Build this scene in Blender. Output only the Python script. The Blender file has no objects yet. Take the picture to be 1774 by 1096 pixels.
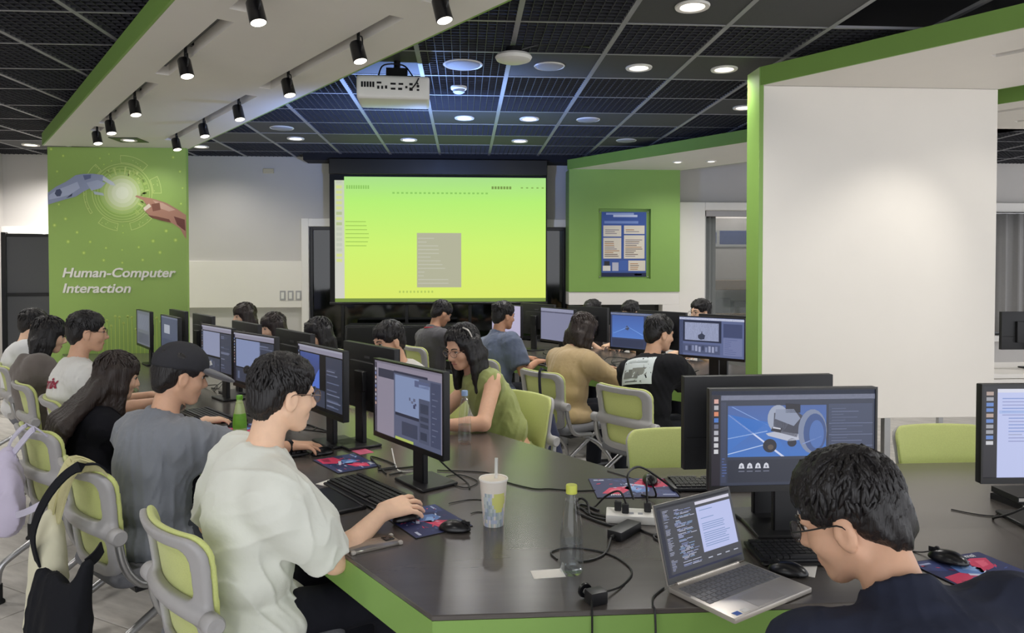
import bpy, bmesh, math, random
import numpy as np
from mathutils import Vector, Matrix, Euler
from mathutils.bvhtree import BVHTree

random.seed(7)
scene = bpy.context.scene
C = scene.collection
PI = math.pi

# ------------------------------------------------------------------ camera
cam_d = bpy.data.cameras.new('camera')
cam = bpy.data.objects.new('camera', cam_d)
C.objects.link(cam)
cam.location = (0, 0, 1.6)
PITCH = math.radians(1.2)
cam.rotation_euler = (PI / 2 - PITCH, 0, -math.radians(3.66))
cam_d.sensor_width = 36.0
cam_d.lens = 36.0 * 1281.0 / 1774.0
cam_d.shift_y = -(85.0 - 1281.0 * math.tan(PITCH)) / 1774.0
cam_d.clip_start = 0.05
cam_d.clip_end = 60
scene.camera = cam

# ------------------------------------------------------------------ world + exposure
world = bpy.data.worlds.new('world')
scene.world = world
world.use_nodes = True
bg = world.node_tree.nodes['Background']
bg.inputs[0].default_value = (0.93, 0.95, 1.0, 1)
bg.inputs[1].default_value = 2.3
vs = scene.view_settings
vs.view_transform = 'Standard'
vs.look = 'None'
vs.exposure = 0.0
vs.gamma = 1.0
vs.use_curve_mapping = False

def light(name, kind, loc, power, color=(1, 0.97, 0.93), size=0.14, rot=(0, 0, 0), parent=None, angle=None, blend=0.6):
    l = bpy.data.lights.new(name, kind)
    l.energy = power
    l.color = color
    if kind == 'AREA':
        l.shape = 'DISK'
        l.size = size
    elif kind == 'SPOT':
        l.spot_size = angle
        l.spot_blend = blend
        l.shadow_soft_size = size
    else:
        l.shadow_soft_size = size
    o = bpy.data.objects.new(name, l)
    C.objects.link(o)
    o.location = loc
    o.rotation_euler = rot
    if parent:
        o.parent = parent
    return o

DOWN_W = 98.0      # power of one ceiling downlight
SPOT_W = 14.0       # power of one track spotlight

# ------------------------------------------------------------------ colours, materials
def lin(c):
    c = c / 255.0
    return c / 12.92 if c <= 0.04045 else ((c + 0.055) / 1.055) ** 2.4

def L3(rgb):
    return (lin(rgb[0]), lin(rgb[1]), lin(rgb[2]), 1.0)

MATS = {}

def mat(name, rgb, rough=0.5, metal=0.0, nscale=30.0, namt=0.06, bump=0.0, bscale=None, spec=0.5, stretch=None,
        coat=0.0, alpha=1.0, trans=0.0, sheen=0.0, emit=None, estr=0.0):
    if name in MATS:
        return MATS[name]
    m = bpy.data.materials.new(name)
    m.use_nodes = True
    nt = m.node_tree
    b = nt.nodes['Principled BSDF']
    b.inputs['Roughness'].default_value = rough
    b.inputs['Metallic'].default_value = metal
    b.inputs['Specular IOR Level'].default_value = spec
    b.inputs['Coat Weight'].default_value = coat
    b.inputs['Sheen Weight'].default_value = sheen
    b.inputs['Alpha'].default_value = alpha
    b.inputs['Transmission Weight'].default_value = trans
    base = L3(rgb)
    tc = nt.nodes.new('ShaderNodeTexCoord')
    mp = nt.nodes.new('ShaderNodeMapping')
    if stretch:
        mp.inputs['Scale'].default_value = stretch
    nt.links.new(tc.outputs['Object'], mp.inputs['Vector'])
    nz = nt.nodes.new('ShaderNodeTexNoise')
    nz.inputs['Scale'].default_value = nscale
    nz.inputs['Detail'].default_value = 4
    nt.links.new(mp.outputs['Vector'], nz.inputs['Vector'])
    mx = nt.nodes.new('ShaderNodeMix')
    mx.data_type = 'RGBA'
    mx.inputs['A'].default_value = tuple(min(1, v * (1 - namt)) for v in base[:3]) + (1,)
    mx.inputs['B'].default_value = tuple(min(1, v * (1 + namt)) for v in base[:3]) + (1,)
    nt.links.new(nz.outputs['Fac'], mx.inputs['Factor'])
    nt.links.new(mx.outputs['Result'], b.inputs['Base Color'])
    if bump:
        bp = nt.nodes.new('ShaderNodeBump')
        bp.inputs['Strength'].default_value = bump
        bp.inputs['Distance'].default_value = 0.004
        if bscale:
            n2 = nt.nodes.new('ShaderNodeTexNoise')
            n2.inputs['Scale'].default_value = bscale
            n2.inputs['Detail'].default_value = 3
            nt.links.new(mp.outputs['Vector'], n2.inputs['Vector'])
            nt.links.new(n2.outputs['Fac'], bp.inputs['Height'])
        else:
            nt.links.new(nz.outputs['Fac'], bp.inputs['Height'])
        nt.links.new(bp.outputs['Normal'], b.inputs['Normal'])
    if emit:
        b.inputs['Emission Color'].default_value = L3(emit)
        b.inputs['Emission Strength'].default_value = estr
    MATS[name] = m
    return m

def attr_mat(name, emission=False, rough=0.5, estr=1.0):
    m = bpy.data.materials.new(name)
    m.use_nodes = True
    nt = m.node_tree
    b = nt.nodes['Principled BSDF']
    a = nt.nodes.new('ShaderNodeVertexColor')
    a.layer_name = 'Col'
    b.inputs['Roughness'].default_value = rough
    if emission:
        b.inputs['Base Color'].default_value = (0.004, 0.004, 0.005, 1)
        nt.links.new(a.outputs['Color'], b.inputs['Emission Color'])
        b.inputs['Emission Strength'].default_value = estr
    else:
        nt.links.new(a.outputs['Color'], b.inputs['Base Color'])
    MATS[name] = m
    return m

attr_mat('screen', True, 0.35)
attr_mat('projected', True, 0.8)
attr_mat('print', False, 0.55)
attr_mat('print_gloss', False, 0.22)

G = (129, 166, 82)
mat('green_paint', G, 0.45, nscale=6, namt=0.03)
mat('sign_green', (150, 182, 94), 0.5, nscale=1.6, namt=0.10)
mat('white_paint', (230, 225, 217), 0.6, nscale=5, namt=0.02, bump=0.02, bscale=200)
mat('wall_grey', (196, 192, 188), 0.8, nscale=4, namt=0.025, bump=0.03, bscale=160)
mat('white_trim', (232, 228, 222), 0.5, nscale=8, namt=0.015)
mat('ceil_black', (24, 24, 32), 0.9, nscale=3, namt=0.1)
mat('grille_black', (46, 46, 52), 0.55, nscale=9, namt=0.1)
mat('tbar', (150, 150, 154), 0.45, metal=0.2, nscale=8, namt=0.1)
mat('solid_tile', (66, 66, 68), 0.7, nscale=40, namt=0.1, bump=0.05, bscale=400)
mat('black_plastic', (22, 22, 25), 0.42, nscale=60, namt=0.12, bump=0.05, bscale=500)
mat('black_satin', (14, 14, 17), 0.3, nscale=40, namt=0.1)
mat('monitor_back', (26, 26, 29), 0.5, nscale=70, namt=0.1, bump=0.08, bscale=600)
mat('black_matte', (12, 12, 14), 0.85, nscale=20, namt=0.15)
mat('white_plastic', (226, 224, 218), 0.4, nscale=20, namt=0.02)
mat('grey_plastic', (166, 164, 164), 0.42, nscale=40, namt=0.04, bump=0.04, bscale=500)
mat('chair_green', (200, 208, 128), 0.75, nscale=220, namt=0.12, bump=0.25, bscale=420, sheen=0.2)
mat('seat_grey', (112, 113, 118), 0.85, nscale=160, namt=0.12, bump=0.25, bscale=400)
mat('steel', (172, 172, 172), 0.3, metal=0.75, nscale=30, namt=0.05)
mat('rubber', (16, 16, 17), 0.7, nscale=30, namt=0.1)
mat('dark_glass', (14, 17, 15), 0.06, nscale=2, namt=0.2, spec=0.6)
mat('curtain', (150, 148, 146), 0.9, nscale=40, namt=0.06, bump=0.1, bscale=300)
mat('paper', (232, 228, 220), 0.7, nscale=60, namt=0.02)
mat('phone_case', (118, 112, 104), 0.15, nscale=12, namt=0.1, coat=0.6)
mat('lamp_face', (255, 250, 240), 0.5, emit=(255, 246, 230), estr=4.5)
mat('lamp_face_dim', (255, 250, 240), 0.5, emit=(255, 244, 226), estr=3.5)
mat('silver', (196, 190, 182), 0.35, metal=0.55, nscale=40, namt=0.03)
mat('key_grey', (118, 118, 120), 0.5, nscale=50, namt=0.05)
mat('keycap', (30, 30, 33), 0.45, nscale=50, namt=0.15)
mat('speaker_grey', (150, 152, 158), 0.6, nscale=80, namt=0.06, bump=0.2, bscale=500)
mat('dark_grey_board', (84, 84, 88), 0.35, nscale=4, namt=0.05)
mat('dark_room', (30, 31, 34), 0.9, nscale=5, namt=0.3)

def mix_mat(name, rgb1, rgb2, scale, rough, stretch=(1, 1, 1), lo=0.4, hi=0.62, bump=0.0, coat=0.0, spec=0.5):
    m = bpy.data.materials.new(name)
    m.use_nodes = True
    nt = m.node_tree
    b = nt.nodes['Principled BSDF']
    b.inputs['Roughness'].default_value = rough
    b.inputs['Coat Weight'].default_value = coat
    b.inputs['Specular IOR Level'].default_value = spec
    tc = nt.nodes.new('ShaderNodeTexCoord')
    mp = nt.nodes.new('ShaderNodeMapping')
    mp.inputs['Scale'].default_value = stretch
    nt.links.new(tc.outputs['Object'], mp.inputs['Vector'])
    nz = nt.nodes.new('ShaderNodeTexNoise')
    nz.inputs['Scale'].default_value = scale
    nz.inputs['Detail'].default_value = 7
    nz.inputs['Roughness'].default_value = 0.6
    nt.links.new(mp.outputs['Vector'], nz.inputs['Vector'])
    rp = nt.nodes.new('ShaderNodeValToRGB')
    rp.color_ramp.elements[0].position = lo
    rp.color_ramp.elements[0].color = L3(rgb1)
    rp.color_ramp.elements[1].position = hi
    rp.color_ramp.elements[1].color = L3(rgb2)
    nt.links.new(nz.outputs['Fac'], rp.inputs['Fac'])
    nt.links.new(rp.outputs['Color'], b.inputs['Base Color'])
    if bump:
        bp = nt.nodes.new('ShaderNodeBump')
        bp.inputs['Strength'].default_value = bump
        bp.inputs['Distance'].default_value = 0.002
        nt.links.new(nz.outputs['Fac'], bp.inputs['Height'])
        nt.links.new(bp.outputs['Normal'], b.inputs['Normal'])
    MATS[name] = m
    return m

mix_mat('floor_tile', (180, 175, 168), (218, 213, 206), 3.0, 0.42, (1.0, 5.0, 1.0), 0.3, 0.7, 0.05)
mix_mat('table_top', (74, 69, 66), (86, 81, 77), 2.2, 0.24, (0.5, 3.0, 1.0), 0.3, 0.7, 0.02, spec=0.8)

def glass_mat(name, rgb, rough=0.0, ior=1.45):
    m = bpy.data.materials.new(name)
    m.use_nodes = True
    nt = m.node_tree
    b = nt.nodes['Principled BSDF']
    b.inputs['Base Color'].default_value = L3(rgb)
    b.inputs['Roughness'].default_value = rough
    b.inputs['Transmission Weight'].default_value = 1.0
    b.inputs['IOR'].default_value = ior
    nz = nt.nodes.new('ShaderNodeTexNoise')
    nz.inputs['Scale'].default_value = 60
    bp = nt.nodes.new('ShaderNodeBump')
    bp.inputs['Strength'].default_value = 0.02
    nt.links.new(nz.outputs['Fac'], bp.inputs['Height'])
    nt.links.new(bp.outputs['Normal'], b.inputs['Normal'])
    MATS[name] = m
    return m

def film_mat(name, tint, gloss, blend=0.25, rough=0.05):
    m = bpy.data.materials.new(name)
    m.use_nodes = True
    nt = m.node_tree
    for n in list(nt.nodes):
        if n.type != 'OUTPUT_MATERIAL':
            nt.nodes.remove(n)
    out = nt.nodes['Material Output']
    tr = nt.nodes.new('ShaderNodeBsdfTransparent')
    tr.inputs[0].default_value = L3(tint)
    gl = nt.nodes.new('ShaderNodeBsdfGlossy')
    gl.inputs['Color'].default_value = (gloss, gloss, gloss, 1)
    gl.inputs['Roughness'].default_value = rough
    lw = nt.nodes.new('ShaderNodeLayerWeight')
    lw.inputs['Blend'].default_value = blend
    nz = nt.nodes.new('ShaderNodeTexNoise')
    nz.inputs['Scale'].default_value = 90
    bp = nt.nodes.new('ShaderNodeBump')
    bp.inputs['Strength'].default_value = 0.05
    nt.links.new(nz.outputs['Fac'], bp.inputs['Height'])
    nt.links.new(bp.outputs['Normal'], gl.inputs['Normal'])
    mx = nt.nodes.new('ShaderNodeMixShader')
    pw = nt.nodes.new('ShaderNodeMath')
    pw.operation = 'POWER'
    pw.inputs[1].default_value = 3.0
    ml = nt.nodes.new('ShaderNodeMath')
    ml.operation = 'MULTIPLY_ADD'
    ml.inputs[1].default_value = 0.55
    ml.inputs[2].default_value = 0.04
    nt.links.new(lw.outputs['Facing'], pw.inputs[0])
    nt.links.new(pw.outputs[0], ml.inputs[0])
    nt.links.new(ml.outputs[0], mx.inputs[0])
    nt.links.new(tr.outputs[0], mx.inputs[1])
    nt.links.new(gl.outputs[0], mx.inputs[2])
    nt.links.new(mx.outputs[0], out.inputs['Surface'])
    MATS[name] = m
    return m

film_mat('pet_clear', (250, 251, 252), 0.95, 0.5)
film_mat('pet_water', (246, 249, 251), 0.95, 0.5)
glass_mat('water', (245, 250, 250), 0.0, 1.33)
mat('lens_glass', (235, 240, 245), 0.05, alpha=0.10, nscale=40, namt=0.01)
mat('clear_pane', (110, 116, 112), 0.04, alpha=0.30, nscale=4, namt=0.05)

# ------------------------------------------------------------------ mesh builder
class MB:
    def __init__(s):
        s.v = []
        s.f = []
        s.c = []      # per-face list of corner colours (or None)
        s.mi = []     # per-face material index
        s.cur = 0

    def add(s, verts, faces, col=None):
        o = len(s.v)
        s.v.extend(verts)
        for f in faces:
            s.f.append([i + o for i in f])
            s.c.append(col)
            s.mi.append(s.cur)
        return s

    def box(s, c, size, R=None):
        hx, hy, hz = size[0] / 2, size[1] / 2, size[2] / 2
        pts = [Vector((x * hx, y * hy, z * hz)) for z in (-1, 1) for y in (-1, 1) for x in (-1, 1)]
        if R is not None:
            pts = [R @ p for p in pts]
        c = Vector(c)
        return s.add([tuple(p + c) for p in pts],
                     [(0, 2, 3, 1), (4, 5, 7, 6), (0, 1, 5, 4), (2, 6, 7, 3), (0, 4, 6, 2), (1, 3, 7, 5)])

    def bb(s, x0, x1, y0, y1, z0, z1):
        return s.box(((x0 + x1) / 2, (y0 + y1) / 2, (z0 + z1) / 2), (abs(x1 - x0), abs(y1 - y0), abs(z1 - z0)))

    def quad(s, a, b, c, d, col=None):
        return s.add([tuple(a), tuple(b), tuple(c), tuple(d)], [(0, 1, 2, 3)], col)

    def prism(s, poly, z0, z1):
        n = len(poly)
        area = sum(poly[i][0] * poly[(i + 1) % n][1] - poly[(i + 1) % n][0] * poly[i][1] for i in range(n))
        if area < 0:
            poly = poly[::-1]
        v = [(p[0], p[1], z0) for p in poly] + [(p[0], p[1], z1) for p in poly]
        f = [tuple(range(n - 1, -1, -1)), tuple(range(n, 2 * n))]
        f += [(i, (i + 1) % n, n + (i + 1) % n, n + i) for i in range(n)]
        return s.add(v, f)

    def tube(s, pts, r, seg=8, smooth=0, caps=True):
        P = [Vector(p) for p in pts]
        if smooth and len(P) > 2:
            P = spline(P, smooth)
        n = len(P)
        rr = r if hasattr(r, '__len__') else [r] * n
        if len(rr) != n:
            rr = [rr[0] + (rr[-1] - rr[0]) * i / (n - 1) for i in range(n)]
        prev = None
        vs_, fs = [], []
        for i in range(n):
            t = (P[min(i + 1, n - 1)] - P[max(i - 1, 0)])
            if t.length < 1e-9:
                t = Vector((0, 0, 1))
            t.normalize()
            if prev is None:
                u = t.orthogonal().normalized()
            else:
                u = (prev - t * prev.dot(t))
                u = u.normalized() if u.length > 1e-6 else t.orthogonal().normalized()
            prev = u
            w = t.cross(u)
            for k in range(seg):
                a = 2 * PI * k / seg
                vs_.append(tuple(P[i] + (u * math.cos(a) + w * math.sin(a)) * rr[i]))
        for i in range(n - 1):
            for k in range(seg):
                k2 = (k + 1) % seg
                fs.append((i * seg + k, i * seg + k2, (i + 1) * seg + k2, (i + 1) * seg + k))
        if caps:
            fs.append(tuple(range(seg - 1, -1, -1)))
            fs.append(tuple((n - 1) * seg + k for k in range(seg)))
        return s.add(vs_, fs)

    def cyl(s, a, b, r, seg=16, r2=None):
        return s.tube([a, b], [r, r if r2 is None else r2], seg)

    def lathe(s, prof, seg=24, M=None, close=False):
        vs_, fs = [], []
        n = len(prof)
        for (r, z) in prof:
            for k in range(seg):
                a = 2 * PI * k / seg
                p = Vector((r * math.cos(a), r * math.sin(a), z))
                vs_.append(tuple(M @ p if M is not None else p))
        m = n if close else n - 1
        for i in range(m):
            j = (i + 1) % n
            for k in range(seg):
                k2 = (k + 1) % seg
                fs.append((i * seg + k, i * seg + k2, j * seg + k2, j * seg + k))
        if not close:
            if prof[0][0] > 1e-6:
                fs.append(tuple(range(seg - 1, -1, -1)))
            if prof[-1][0] > 1e-6:
                fs.append(tuple((n - 1) * seg + k for k in range(seg)))
        return s.add(vs_, fs)

    def mesh(s, name, mats, bevel=0.0, bseg=1, smooth=True, ang=40, weld=False):
        me = bpy.data.meshes.new(name)
        me.from_pydata([tuple(v) for v in s.v], [], s.f)
        if not isinstance(mats, (list, tuple)):
            mats = [mats]
        for m in mats:
            me.materials.append(MATS[m] if isinstance(m, str) else m)
        if any(s.mi):
            me.polygons.foreach_set('material_index', s.mi)
        if any(c is not None for c in s.c):
            ca = me.color_attributes.new('Col', 'FLOAT_COLOR', 'CORNER')
            arr = []
            for f, c in zip(s.f, s.c):
                if c is None:
                    arr += [(0, 0, 0, 1)] * len(f)
                elif isinstance(c, list):
                    arr += c
                else:
                    arr += [c] * len(f)
            ca.data.foreach_set('color', np.array(arr, dtype=np.float32).ravel())
        if bevel or weld:
            bm = bmesh.new()
            bm.from_mesh(me)
            if weld:
                bmesh.ops.remove_doubles(bm, verts=bm.verts, dist=1e-5)
            if bevel:
                es = [e for e in bm.edges if len(e.link_faces) == 2 and e.calc_face_angle(0) > math.radians(35)]
                bmesh.ops.bevel(bm, geom=es, offset=bevel, segments=bseg, profile=0.6, affect='EDGES', clamp_overlap=True)
            bm.to_mesh(me)
            bm.free()
        if smooth:
            me.polygons.foreach_set('use_smooth', [True] * len(me.polygons))
            me.set_sharp_from_angle(angle=math.radians(ang))
        me.update()
        return me

    def build(s, name, mats, parent=None, bevel=0.0, bseg=1, smooth=True, ang=40, weld=False):
        return link(name, s.mesh(name, mats, bevel, bseg, smooth, ang, weld), parent)

def link(name, me, parent=None):
    o = bpy.data.objects.new(name, me)
    C.objects.link(o)
    if parent is not None:
        o.parent = parent
    return o

def spline(P, k):
    out = []
    n = len(P)
    for i in range(n - 1):
        p0, p1, p2, p3 = P[max(i - 1, 0)], P[i], P[i + 1], P[min(i + 2, n - 1)]
        for j in range(k):
            t = j / k
            out.append(0.5 * ((2 * p1) + (p2 - p0) * t + (2 * p0 - 5 * p1 + 4 * p2 - p3) * t * t + (3 * p1 - p0 - 3 * p2 + p3) * t ** 3))
    out.append(P[-1])
    return out

def thing(name, label, cat, loc=(0, 0, 0), rotz=0.0, group=None):
    o = bpy.data.objects.new(name, None)
    o.empty_display_size = 0.1
    C.objects.link(o)
    o.location = loc
    o.rotation_euler = (0, 0, rotz)
    tag(o, label, cat, group)
    return o

def tag(o, label=None, cat=None, group=None, kind=None):
    if label:
        o['label'] = label
    if cat:
        o['category'] = cat
    if group:
        o['group'] = group
    if kind:
        o['kind'] = kind
    return o

def struct(o, label=None):
    o['kind'] = 'structure'
    if label:
        o['label'] = label
    return o

def copy_tree(root, label=None, group=None):
    r = root.copy()
    C.objects.link(r)
    if label:
        r['label'] = label
    if group:
        r['group'] = group
    for ch in list(root.children):
        c = ch.copy()
        C.objects.link(c)
        c.parent = r
        for g in ch.children:
            d = g.copy()
            C.objects.link(d)
            d.parent = c
    return r

def flat(name, matname, W, H, layers, parent, M, base=None):
    """flat printed / displayed sheet: layers of rectangles (u0,v0,u1,v1,rgb[,rgb_top]) in 0..1, on plane M (x right, y up, z out)"""
    mb = MB()
    if base:
        layers = [[(0, 0, 1, 1) + tuple(base if isinstance(base[0], (tuple, list)) else (base,))]] + layers
    for li, rects in enumerate(layers):
        dz = li * 0.0003
        for r in rects:
            if r[0] == 'poly':
                pts = [(p[0], p[1]) for p in r[1]]
                vs_ = [tuple(M @ Vector(((u - .5) * W, (v - .5) * H, dz))) for u, v in pts]
                mb.add(vs_, [tuple(range(len(pts)))], L3(r[2]))
                continue
            u0, v0, u1, v1 = r[:4]
            c0 = L3(r[4])
            c1 = L3(r[5]) if len(r) > 5 else c0
            q = [(u0, v0), (u1, v0), (u1, v1), (u0, v1)]
            vs_ = [tuple(M @ Vector(((u - .5) * W, (v - .5) * H, dz))) for u, v in q]
            mb.add(vs_, [(0, 1, 2, 3)], [c0, c0, c1, c1])
    return mb.build(name, matname, parent, smooth=False)

def text_geo(body, size, shear=0.0, bold=0.0, depth=0.0, align='LEFT'):
    cu = bpy.data.curves.new('lettering', 'FONT')
    cu.body = body
    cu.size = size
    cu.shear = shear
    cu.offset = bold
    cu.extrude = depth
    cu.align_x = align
    cu.resolution_u = 3
    o = bpy.data.objects.new('lettering', cu)
    C.objects.link(o)
    dg = bpy.context.evaluated_depsgraph_get()
    me = o.evaluated_get(dg).to_mesh()
    v = [tuple(x.co) for x in me.vertices]
    f = [tuple(p.vertices) for p in me.polygons]
    o.evaluated_get(dg).to_mesh_clear()
    bpy.data.objects.remove(o)
    bpy.data.curves.remove(cu)
    return v, f

def plane_M(origin, right, up):
    r = Vector(right).normalized()
    u = Vector(up).normalized()
    n = r.cross(u)
    return Matrix(((r.x, u.x, n.x, origin[0]), (r.y, u.y, n.y, origin[1]), (r.z, u.z, n.z, origin[2]), (0, 0, 0, 1)))

# directions of the slanted tables and overhead ribbons
TD = Vector((-0.5592, 0.829, 0)).normalized()     # along the long tables, away from the camera
TN = Vector((TD.y, -TD.x, 0))                     # across the long tables, to the right
TA = Vector((-0.082, 1.816, 0))                   # front corner of the near table
TB = Vector((1.97, 4.77, 0))                      # start of the rear table
TZ = 0.74

def t1(t, s, z=TZ):
    p = TA + TD * t + TN * s
    return Vector((p.x, p.y, z))

def t2(t, s, z=TZ):
    p = TB + TD * t + TN * s
    return Vector((p.x, p.y, z))

ANG_L = math.atan2(TN.y, TN.x) - PI / 2           # rotz of somebody facing across the table to the right
ANG_R = ANG_L + PI                                # facing back to the left
# ================================================================== THE SETTING
YW = 9.42
# floor: slab plus the tiles whose joints can be seen
fl = MB().bb(-6.2, 11, -3, 10.8, -0.12, -0.012).build('floor', 'black_matte', None)
struct(fl, 'floor of large pale grey wood-look tiles')
tile_me = MB().box((0, 0, -0.0062), (1.194, 0.594, 0.012)).mesh('tile', 'floor_tile', bevel=0.002)
TR = Matrix.Rotation(math.radians(-31), 3, 'Z')
cnt = 0
for j in range(-12, 22):
    for i in range(-8, 12):
        c = TR @ Vector((i * 1.2 + (0.6 if j % 2 else 0), j * 0.6, 0))
        if -5.3 < c.x < 9.0 and -0.2 < c.y < 8.7:
            o = link('tile', tile_me, fl)
            o.location = c
            o.rotation_euler = (0, 0, math.radians(-31))
            cnt += 1
# margin where tiles stop (hidden under furniture and outside the view)
mg = MB()
mg.bb(-6.2, 11, -3, 10.8, -0.012, -0.0075)
mg.build('tile_bed', 'floor_tile', fl)

# ceiling: black void above an open grid
ce = MB().bb(-6.2, 11, -3, 10.8, 3.30, 3.36).build('ceiling', 'ceil_black', None)
struct(ce, 'black ceiling void above an open grid of square grille panels')
gm = MB()
for k in range(1, 11):
    o_ = -0.29 + 0.58 * k / 11
    gm.bb(o_ - 0.0022, o_ + 0.0022, -0.29, 0.29, -0.008, 0.008)
    gm.bb(-0.29, 0.29, o_ - 0.0016, o_ + 0.0016, -0.007, 0.007)
for s_ in (-1, 1):
    gm.bb(s_ * 0.29 - 0.004, s_ * 0.29 + 0.004, -0.29, 0.29, -0.009, 0.009)
    gm.bb(-0.29, 0.29, s_ * 0.29 - 0.004, s_ * 0.29 + 0.004, -0.009, 0.009)
grille_me = gm.mesh('grille_panel', 'grille_black', smooth=False)
solid_me = MB().box((0, 0, 0), (0.588, 0.588, 0.012)).mesh('solid_panel', 'solid_tile', bevel=0.002)
XS = [0.6 * i for i in range(-9, 14)]
YS = [3.26 + 0.6 * j for j in range(0, 11)]
SOLID = {(2, 1), (3, 1), (-1, 3), (1, 3), (2, 3), (3, 3), (4, 3), (4, 5), (5, 5), (0, 6), (1, 6), (2, 6), (-3, 7), (3, 8),
         (-4, 8), (-3, 8), (-2, 8), (-1, 8), (0, 8), (1, 8), (-8, 9), (-5, 9), (3, 6)}
for i, x in zip(range(-9, 14), XS):
    for j, y in enumerate(YS):
        # leave out the panels outside the picture
        if abs(x - 0.064 * y) > 0.72 * y + 0.7:
            continue
        if (i >= 4 and j <= 1) or (i >= 5 and j == 2):      # open black void beside the near band
            continue
        o = link('solid_panel' if (i, j) in SOLID else 'grille_panel', solid_me if (i, j) in SOLID else grille_me, ce)
        o.location = (x, y, 2.985)
tbx = MB().bb(-0.015, 0.015, 2.9, 9.40, -0.006, 0.012).mesh('grid_runner', 'tbar')
tby = MB().bb(-5.7, 8.1, -0.009, 0.009, -0.005, 0.010).mesh('grid_cross_bar', 'tbar')
for i in range(-10, 14):
    o = link('grid_runner', tbx, ce)
    o.location = (0.6 * i + 0.3, 0, 2.98)
for j in range(12):
    o = link('grid_cross_bar', tby, ce)
    o.location = (0, 2.96 + 0.6 * j, 2.98)

# back wall: grey plaster around a wide glazed opening and a window on the right
w = MB()
w.bb(-5.75, -1.95, YW, YW + 0.12, 0, 3.3)
w.bb(-1.95, 1.40, YW, YW + 0.12, 2.12, 3.3)
w.bb(1.40, 2.66, YW, YW + 0.12, 1.30, 3.3)
w.bb(1.40, 2.66, YW, YW + 0.12, 0, 0.86)
w.bb(2.66, 3.06, YW, YW + 0.12, 0, 3.3)
w.bb(3.06, 4.45, YW, YW + 0.12, 2.34, 3.3)
w.bb(4.45, 5.9, YW, YW + 0.12, 0, 3.3)
w.bb(5.9, 8.2, YW, YW + 0.12, 2.34, 3.3)
w.bb(5.9, 8.2, YW, YW + 0.12, 0, 0.7)
w.bb(8.2, 11, YW, YW + 0.12, 0, 3.3)
struct(w.build('wall_back', 'wall_grey', None), 'grey plaster rear wall')
struct(MB().bb(-5.75, -5.62, -3, YW, 0, 3.3).build('wall_left', 'wall_grey', None), 'pale left wall')
# dropped black beam above the projection screen
struct(MB().bb(-1.95, 1.45, 9.12, YW, 2.90, 3.3).build('trim_1', 'ceil_black', None), 'black beam over the projection screen')
# white opening frame
f = MB()
f.bb(-2.03, -1.94, YW - 0.06, YW + 0.02, 0, 2.21)
f.bb(1.30, 1.39, YW - 0.06, YW + 0.02, 0, 2.21)
f.bb(-1.94, 1.30, YW - 0.06, YW + 0.02, 2.11, 2.21)
struct(f.build('trim_2', 'white_trim', None, bevel=0.004), 'white frame around the wide glazed opening')
# lighter wall panel (wainscot) under the left part and its grey base
struct(MB().bb(-3.5, -2.03, YW - 0.05, YW, 1.10, 1.68).build('trim_3', 'white_paint', None, bevel=0.004), 'pale projecting wall panel')
struct(MB().bb(-5.62, -3.5, YW - 0.05, YW, 1.98, 2.10).build('trim_4', 'white_trim', None, bevel=0.004), 'white rail above the black door')
struct(MB().bb(-5.62, -2.03, YW - 0.02, YW, 0, 0.1).build('baseboard_back', 'white_trim', None), 'white baseboard')

# dark glazing behind the screen
g = struct(bpy.data.objects.new('window_1', None), 'dark glazed partition with black mullions behind the projection screen')
C.objects.link(g)
for k, (a, b) in enumerate(((-1.90, -1.55), (-1.52, -0.75), (-0.72, 0.05), (0.08, 0.85), (0.88, 1.28))):
    MB().bb(a, b, YW + 0.03, YW + 0.04, 0.72, 2.07).build('pane', 'dark_glass', g)
    MB().bb(a, b, YW + 0.03, YW + 0.04, 0.05, 0.68).build('pane', 'dark_glass', g)
for x in (-1.92, -1.535, -0.735, 0.065, 0.865, 1.285):
    MB().bb(x - 0.02, x + 0.02, YW, YW + 0.06, 0.02, 2.10).build('mullion', 'black_satin', g, bevel=0.003)
for z in (0.03, 0.70, 2.09):
    MB().bb(-1.92, 1.285, YW + 0.005, YW + 0.055, z - 0.02, z + 0.02).build('rail', 'black_satin', g, bevel=0.003)
# a dim room behind the glazing
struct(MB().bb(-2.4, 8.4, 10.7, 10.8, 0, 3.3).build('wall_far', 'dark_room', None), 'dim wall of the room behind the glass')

# window on the right with white surround
f = MB()
f.bb(2.70, 3.06, YW - 0.16, YW, 0, 2.43)
f.bb(4.40, 4.55, YW - 0.16, YW, 0, 2.43)
f.bb(3.06, 4.40, YW - 0.16, YW, 2.33, 2.43)
struct(f.build('trim_5', 'white_trim', None, bevel=0.004), 'broad white frame around the right-hand glass doorway')
g = struct(bpy.data.objects.new('window_2', None), 'glass doorway with grey frame beside the green wall panel')
C.objects.link(g)
MB().bb(3.12, 3.74, YW + 0.02, YW + 0.03, 0.06, 2.24).build('pane', 'clear_pane', g)
MB().bb(3.78, 4.38, YW + 0.02, YW + 0.03, 0.06, 2.24).build('pane', 'clear_pane', g)
for x in (3.09, 3.76, 4.39):
    MB().bb(x - 0.025, x + 0.025, YW - 0.03, YW + 0.05, 0, 2.33).build('mullion', 'grey_plastic', g, bevel=0.003)
MB().bb(3.06, 4.40, YW - 0.03, YW + 0.05, 2.26, 2.33).build('rail', 'grey_plastic', g, bevel=0.003)
# things seen dimly behind that glass
o = MB().bb(3.30, 4.75, 10.60, 10.70, 0, 2.7).build('wall_room', 'wall_grey', None)
struct(o, 'pale wall of the room behind the glass doorway')
room_l = light('room_lamp', 'AREA', (3.9, 10.1, 2.9), 14.0, size=0.3)

# green wall panel (ribbon panel on the back wall) with recessed poster
RD = Vector((0.5645, -0.8254, 0))                 # direction of the ribbons, towards the camera
RN = Vector((0.8254, 0.5645, 0))

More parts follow.
